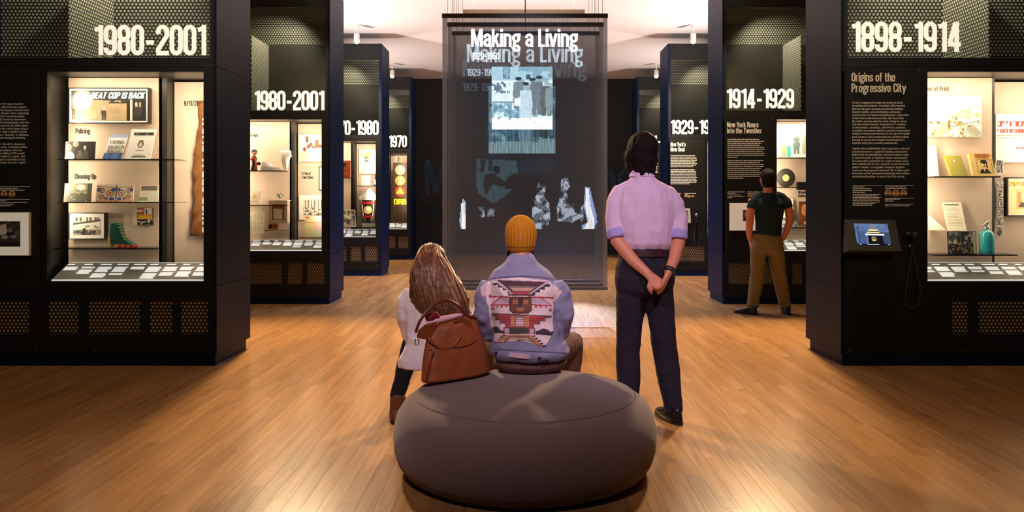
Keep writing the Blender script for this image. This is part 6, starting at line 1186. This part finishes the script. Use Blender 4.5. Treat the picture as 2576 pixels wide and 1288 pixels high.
iy, ix = np.mgrid[0:NH+1, 0:NW+1]; co = np.zeros(((NH+1)*(NW+1), 3)); ok = np.zeros((NH+1)*(NW+1), bool)
need = np.zeros((NH+1, NW+1), bool); A_ = cv.c[..., 3] > 0
for dy_ in (0, 1):
    for dx_ in (0, 1): need[dy_:NH+dy_, dx_:NW+dx_] |= A_
for idx in np.nonzero(need.ravel())[0]:
    p = on_jacket(x0+(idx % (NW+1))*(x1-x0)/NW, y0+(idx//(NW+1))*(y1-y0)/NH)
    if p is not None: co[idx] = p; ok[idx] = True
ok = ok.reshape(NH+1, NW+1); okf = ok[:-1, :-1] & ok[1:, :-1] & ok[:-1, 1:] & ok[1:, 1:]
bp = grid_mesh('woven_back_panel', co, cv, jacket, print_mat('woven_print', .9), keep=okf); bp['label'] = 'woven white panel with geometric figure in red and brown'
bp.data.polygons.foreach_set('use_smooth', [True]*len(bp.data.polygons))
def strip(name, pts, w, m, lift=.004):
    v = []; f = []
    for q, (a_, b_) in enumerate(pts):
        p = on_jacket(a_, b_-w/2, lift); p2 = on_jacket(a_, b_+w/2, lift)
        if p is None or p2 is None: continue
        v += [p, p2]
    f = [(2*i, 2*i+2, 2*i+3, 2*i+1) for i in range(len(v)//2-1)]
    return build(name, MB().add(v, f), m, jacket, True)
M_SEAM = mat('denim_seam', hexc(120, 112, 142), .9)
strip('yoke_seam', [(x, 695+((x-1312)/110)**2*14) for x in range(1225, 1405, 5)], 2.0, M_SEAM); strip('waistband_seam', [(x, 877+(x-1240)*.06) for x in range(1238, 1432, 5)], 1.6, M_SEAM)
strip('patch', [(x, 891.5+(x-1280)*.10) for x in range(1281, 1334, 4)], 11, mat('patch_pink', hexc(216, 178, 196), .8, var=.2, vscale=60), .005)
for bx, by in ((1249, 887), (1357, 901), (1376, 906)):
    p = on_jacket(bx, by, .004)
    if p is not None: build('button', MB().disc((p.x, p.z), .0085, p.y-.004, 14, .006), mat('button_brown', hexc(66, 44, 38), .35, metal=.5), jacket)
co_ = MB().rings([(C1(1311), Q+.018, 1.012, .100, .082), (C1(1311), Q+.022, 1.045, .078, .074), (C1(1311), Q+.03, 1.075, .062, .064), (C1(1311), Q+.03, 1.072, .056, .058)], 30, caps=False); build('collar', co_, M_DENIM, jacket, True)
ht = MB(); n_ = 156; prof = [(.064, 0.0), (.072, .012), (.081, .035), (.0825, .042), (.087, .068), (.0895, .098), (.0865, .128), (.078, .155), (.064, .177), (.045, .194), (.023, .204), (.003, .207)]
hz = W1(0, 634)[2]; hx = C1(1310)
for (r_, z_) in prof:
    for j in range(n_):
        a_ = 2*math.pi*j/n_; rb = r_*(1+.028*math.cos(a_*26)*min(1, r_/.05)); ht.v.append((hx+rb*.98*math.cos(a_), Q+.035+rb*1.12*math.sin(a_)-.10*(z_-.1)*.5, hz+z_+.06*rb*math.sin(a_)))
k_ = len(prof)
for i in range(k_-1):
    for j in range(n_): j2 = (j+1) % n_; ht.f.append((i*n_+j, i*n_+j2, (i+1)*n_+j2, (i+1)*n_+j))
ht.f.append(tuple(i for i in reversed(range(n_)))); ht.f.append(tuple((k_-1)*n_+i for i in range(n_)))
beanie = build('beanie', ht, M_YELLOW, den, True)
build('fold_line', MB().tube([(hx+.0815*math.cos(t*math.pi/20), Q+.035+.0925*math.sin(t*math.pi/20)+.003, hz+.0385+.0055*math.sin(t*math.pi/20)) for t in range(40)], .0018, 5, closed=True), mat('knit_shadowline', hexc(170, 108, 24), .9), beanie, True)
hr = MB(); h_ = MB(); h_.ball((0, -.024, -.075), (.066, .050, .036)); h_.ball((-.056, -.015, -.078), (.022, .03, .030)); h_.ball((.056, -.015, -.078), (.022, .03, .030)); h_.xf(RH); hr.add(h_.v, h_.f); part('hair', hr, M_HAIRD, den, .008, 3, (.004, (30, 30, 20)))
tr = MB(); tr.rings([(C1(1333), Q+.03, .424, .185, .145), (C1(1333), Q+.02, .462, .205, .165), (C1(1332), Q+.02, .52, .195, .15), (C1(1330), Q+.02, .60, .16, .12)], 30)
leg(tr, hpL, kL, anL, (.088, .074, .058)); leg(tr, hpR, kR, anR, (.088, .074, .058)); part('trousers', tr, M_PANTSB, den, .011, 4, (.004, (9, 9, 9)))
shoe(den, (anL.x, anL.y-.05, 0), math.radians(4)); shoe(den, (anR.x, anR.y-.05, 0), math.radians(-8))

# ---- seated woman with long hair
Q = 4.52; gi = empty('person', (P(1090, 0, Q).x, Q, .40), 'seated woman with long brown hair, white top, dark jeans and ankle boots', 'person')
body = MB(); hc = Vector(W1(1082, 668, .10)); RH = head_parts(body, hc, math.radians(-14), math.radians(-6), .96) ; body.tube([W1(1084, 690, .08), W1(1090, 738, .02)], [.048, .054], 14)
body.rings([(C1(1098), Q+.02, .45, .15, .11), (C1(1096), Q+.01, .58, .125, .09), (C1(1092), Q+.01, .72, .13, .09), (C1(1090), Q+.015, .82, .14, .085), (C1(1090), Q+.02, .87, .05, .05)])
aL = [W1(1027, 742, .02), W1(1018, 800, .02), W1(1030, 852, .08), W1(1046, 872, .24)]; aR = [W1(1156, 748, .02), W1(1165, 810, .04), W1(1150, 856, .12), W1(1120, 872, .27)]
body.tube(aL, [.042, .038, .034, .026], 12); body.tube(aR, [.042, .038, .034, .026], 12); hand(body, aL[3], (.3, .8, -.1), (0, -.2, -1), 1, .5, .9); hand(body, aR[3], (-.3, .8, -.1), (0, -.2, -1), -1, .5, .9)
hpL, hpR = Vector((C1(1072), Q+.05, .495)), Vector((C1(1122), Q+.05, .495)); kL, kR = Vector((C1(1036)-.055, Q+.44, .49)), Vector((C1(1110), Q+.50, .50)); anL, anR = Vector((P(996, 0, 4.9).x, 4.93, .12)), Vector((P(1085, 0, 5.0).x, 5.05, .12))
leg(body, hpL, kL, anL, (.065, .048, .036)); leg(body, hpR, kR, anR, (.065, .048, .036)); part('body', body, M_SKINP, gi, .009, 3); eyes(gi, RH)
tp_ = MB(); tp_.rings([(C1(1092), Q-.01, .425, .205, .145), (C1(1094), Q-.01, .48, .195, .14), (C1(1094), Q-.005, .56, .165, .12), (C1(1092), Q, .66, .155, .112), (C1(1090), Q, .76, .165, .108), (C1(1090), Q+.008, .83, .155, .095), (C1(1090), Q+.015, .865, .10, .075), (C1(1090), Q+.02, .885, .06, .06)], 34)
tp_.tube([W1(1036, 738, .012), W1(1022, 756, .015), W1(1017, 800, .02), W1(1028, 848, .07), W1(1042, 866, .18)], [.046, .052, .046, .042, .038], 16); tp_.tube([W1(1146, 742, .012), W1(1160, 762, .015), W1(1165, 808, .03), W1(1152, 850, .10), W1(1126, 868, .2)], [.046, .052, .046, .042, .038], 16)
part('top', tp_, M_WTOP, gi, .009, 5, (.007, (9, 9, 6)))
tr = MB(); tr.rings([(C1(1098), Q+.05, .425, .16, .13), (C1(1098), Q+.04, .50, .165, .13), (C1(1098), Q+.04, .58, .12, .09)], 28); leg(tr, hpL, kL, anL+Vector((0, 0, .02)), (.078, .060, .046)); leg(tr, hpR, kR, anR+Vector((0, 0, .02)), (.078, .060, .046)); part('jeans', tr, M_JEAN, gi, .010, 4, (.003, (12, 12, 12)))
for an, yw in ((anL, 10), (anR, 0)):
    b = MB(); b.tube([an+Vector((.01, 0, .05)), an+Vector((.0, 0, -.06)), Vector((an.x-.002, an.y, .03))], [.050, .044, .044], 18); M = Matrix.Translation((an.x-.002, an.y-.04, 0)) @ Matrix.Rotation(math.radians(yw), 4, 'Z'); u = MB().rings([(0, .085, .012, .038, .125), (0, .085, .04, .038, .12), (0, .06, .065, .034, .085)], 22, 2.3).xf(M); b.add(u.v, u.f); o = part('boot', b, M_BOOTB, gi, .008, 3); build('sole', MB().rings([(0, .085, 0, .040, .128), (0, .085, .012, .041, .128)], 22, 2.3).xf(M), M_FRAMEB, o)
# long hair: a soft mass with combed locks over it
hb = MB(); h_ = MB(); h_.ball((0, -.014, .034), (.084, .104, .092)); h_.ball((0, -.04, -.03), (.086, .075, .09)); h_.xf(RH); hb.add(h_.v, h_.f)
hb.tube([W1(1082, 655, .04), W1(1080, 690, -.03), W1(1088, 725, -.075), W1(1112, 758, -.10), W1(1140, 785, -.105), W1(1160, 808, -.10)], [(.085, .08), (.105, .07), (.125, .05), (.115, .036), (.075, .028), (.03, .018)], 20, ref=(1, 0, 0))
hb.tube([W1(1108, 680, .0), W1(1140, 715, -.05), W1(1162, 755, -.07), W1(1176, 800, -.07)], [(.05, .05), (.055, .04), (.05, .03), (.02, .016)], 14, ref=(1, 0, 0))
hme = union(hb, .009, 6, .5, (.006, (30, 30, 9))); hbvh = BVHTree.FromPolygons([v.co.copy() for v in hme.vertices], [tuple(p.vertices) for p in hme.polygons]); ghair = mesh_obj('hair', hme, M_HAIRB, gi)
rr = random.Random(12); lk = MB(); lk2 = MB()
def on_hair(px, py, lift):
    d = (P(px, py, Q)-CAMV).normalized(); h = hbvh.ray_cast(CAMV, d); return h[0]+h[1]*lift if h[0] is not None else None
for q in range(210):
    u = rr.random(); x_, y_ = 1078+rr.uniform(-20, 24), 615+rr.uniform(-1, 14); ex = 1040+u*144+rr.uniform(-6, 6); ey = 738+u*66+rr.uniform(-14, 18); side = (u-.42)
    pts = []; lf = rr.uniform(.001, .008); wv = rr.uniform(-9, 9); ph_ = rr.uniform(0, 6)
    for t in range(13):
        s_ = t/12; cx_ = x_+(ex-x_)*s_**1.5+side*70*math.sin(math.pi*min(1, s_*1.05))*(.9 if side > 0 else 1.0)*.62+wv*math.sin(s_*7+ph_)*s_; cy_ = y_+(ey-y_)*s_
        p = on_hair(cx_, cy_, lf)
        if p is None:
            if pts: p = Vector((P(cx_, cy_, pts[-1].y).x, pts[-1].y, P(cx_, cy_, pts[-1].y).z))
            else: continue
            if s_ < .6: continue
        pts.append(p)
    if len(pts) > 4:
        w_ = rr.uniform(.0028, .0068); (lk if q % 3 else lk2).tube(pts, [max(.0008, w_*min(1, (i+.15)/2)*(1-.85*max(0, (i/len(pts)-.55)/.45))) for i in range(len(pts))], 5, caps=False)
lo = build('hair_lock', lk, mat('hair_brown_mid', hexc(112, 70, 46), .4, var=.5, vscale=30), ghair, True); lo['kind'] = 'stuff'
lo = build('hair_highlight', lk2, mat('hair_brown_light', hexc(176, 122, 80), .36, var=.4, vscale=30), ghair, True); lo['kind'] = 'stuff'

# ================================================================ handbag
Q = 4.19; bag = empty('handbag', (P(1148, 0, Q).x, Q, .41), 'slouchy tan leather handbag standing on the ottoman', 'handbag')
M_LEA = mat('leather_tan', hexc(152, 80, 40), .42, bump=.35, bscale=90, var=.14, vscale=14); M_LEAD = mat('leather_dark', hexc(112, 52, 38), .42, bump=.2, bscale=80)
def BG(px, py, dy=0.0): yb_ = Q+.17*min(1, max(0, (px-1060)/177)); p = P(px, py, yb_); return Vector((p.x, yb_+dy, p.z))
def bag_front(u, v):
    """u along the base 0..1, v up 0..1"""
    bl, br, tl, tr_ = (1060, 957), (1237, 931), (1078, 822), (1198, 796); px = (bl[0]*(1-u)+br[0]*u)*(1-v)+(tl[0]*(1-u)+tr_[0]*u)*v; py = (bl[1]*(1-u)+br[1]*u)*(1-v)+(tl[1]*(1-u)+tr_[1]*u)*v; return px, py
NU, NV = 26, 20; V = []; Fc = []
for j in range(NV+1):
    v = j/NV
    for i in range(2*NU):
        u = i/NU if i < NU else (2*NU-i)/NU; side = -1 if i < NU else 1; uu = min(max(u, 0), 1); px, py = bag_front(uu, v); ed = 1-abs(2*uu-1)**3.2; th = (.085*(1-v)**.7+.022)*max(.0, ed)**.6+.012
        bulge = math.sin(math.pi*min(1, v*1.15))*3*(abs(2*uu-1)**4)*(1 if uu > .5 else -1); sag = (mnoise.noise(Vector((u*5, v*5, side*3)))*.006)
        p = BG(px+bulge, py, side*th); p.y += side*sag; V.append(p)
m_ = 2*NU
for j in range(NV):
    for i in range(m_): i2 = (i+1) % m_; Fc.append((j*m_+i, j*m_+i2, (j+1)*m_+i2, (j+1)*m_+i))
Fc.append(tuple(reversed(range(m_)))); Fc.append(tuple(NV*m_+i for i in range(m_)))
lowest = min(p.z for p in V)
bbody = build('body', MB().add(V, Fc), M_LEA, bag, True)
def fr(u, v, out=.006):
    px, py = bag_front(u, v); ed = 1-abs(2*u-1)**3.2; th = (.085*(1-v)**.7+.022)*max(.0, ed)**.6+.012; return BG(px, py, -th-out)
build('top_seam', MB().tube([fr(.08+.84*t/14, .58+.03*math.sin(t*.5), .001) for t in range(15)], .0035, 6), M_LEAD, bbody, True)
build('zip', MB().tube([fr(.16-.07*t/10, .55-.52*t/10, .003) for t in range(11)], .006, 6), M_LEAD, bbody, True); build('zip_pull', MB().tube([fr(.165, .60, .006), fr(.163, .54, .008)], .005, 8), M_METAL, bbody, True)
def flap(name, pts, dy, m=M_LEA):
    P3 = [BG(x, y, dy-.012*math.sin(k)) for k, (x, y) in enumerate(pts)]; n = len(P3); v = P3+[p+Vector((0, .009, 0)) for p in P3]; o = build(name, MB().add(v, [tuple(range(n)), tuple(n+j for j in reversed(range(n)))]+[(j, n+j, n+(j+1) % n, (j+1) % n) for j in range(n)]), m, bag); bv = o.modifiers.new('b', 'BEVEL'); bv.width = .003; bv.segments = 2; return o
flap('flap', [(1051, 846), (1056, 826), (1072, 812), (1102, 806), (1100, 820), (1094, 846), (1072, 850)], -.055); flap('flap', [(1142, 806), (1166, 792), (1186, 800), (1192, 822), (1176, 832), (1160, 818)], -.050)
ho = build('handle', MB().tube(smooth_path([BG(1049, 832, -.05), BG(1062, 800, -.055), BG(1092, 766, -.05), BG(1122, 753, -.045), BG(1150, 764, -.04), BG(1176, 790, -.035), BG(1200, 799, -.02)]), [(.0085, .0065)]*31, 8), M_LEAD, bag, True)
build('handle', MB().tube(smooth_path([BG(1082, 846, -.066), BG(1098, 860, -.074), BG(1120, 870, -.078), BG(1146, 862, -.074), BG(1160, 840, -.066)]), .0085, 8), M_LEA, bag, True)
build('ring', MB().tube([BG(1052+5*math.cos(t*.5236), 856+8*math.sin(t*.5236), -.05) for t in range(12)], .0035, 6, closed=True), M_METAL, bag, True)
part('lining_cloth', MB().tube([BG(1074, 812, -.02), BG(1110, 802, -.02), BG(1150, 793, -.02), BG(1166, 790, -.015)], [.012, .018, .014, .008], 10), mat('cloth_pink', hexc(236, 190, 196), .8), bag, .006, 3)
Q = 4.19; sc = MB(); rr = random.Random(2)
for q in range(9): sc.ball(BG(1088+rr.uniform(-10, 16), 796+rr.uniform(-9, 6), -.015), rr.uniform(.014, .024), 10, 8)
tag(mesh_obj('scarf', union(sc, .006, 2), mat('scarf_red', hexc(128, 16, 36), .7, bump=.4, bscale=60), None, BG(1092, 810, -.015)), 'dark red scarf bunched in the mouth of the handbag', 'scarf')
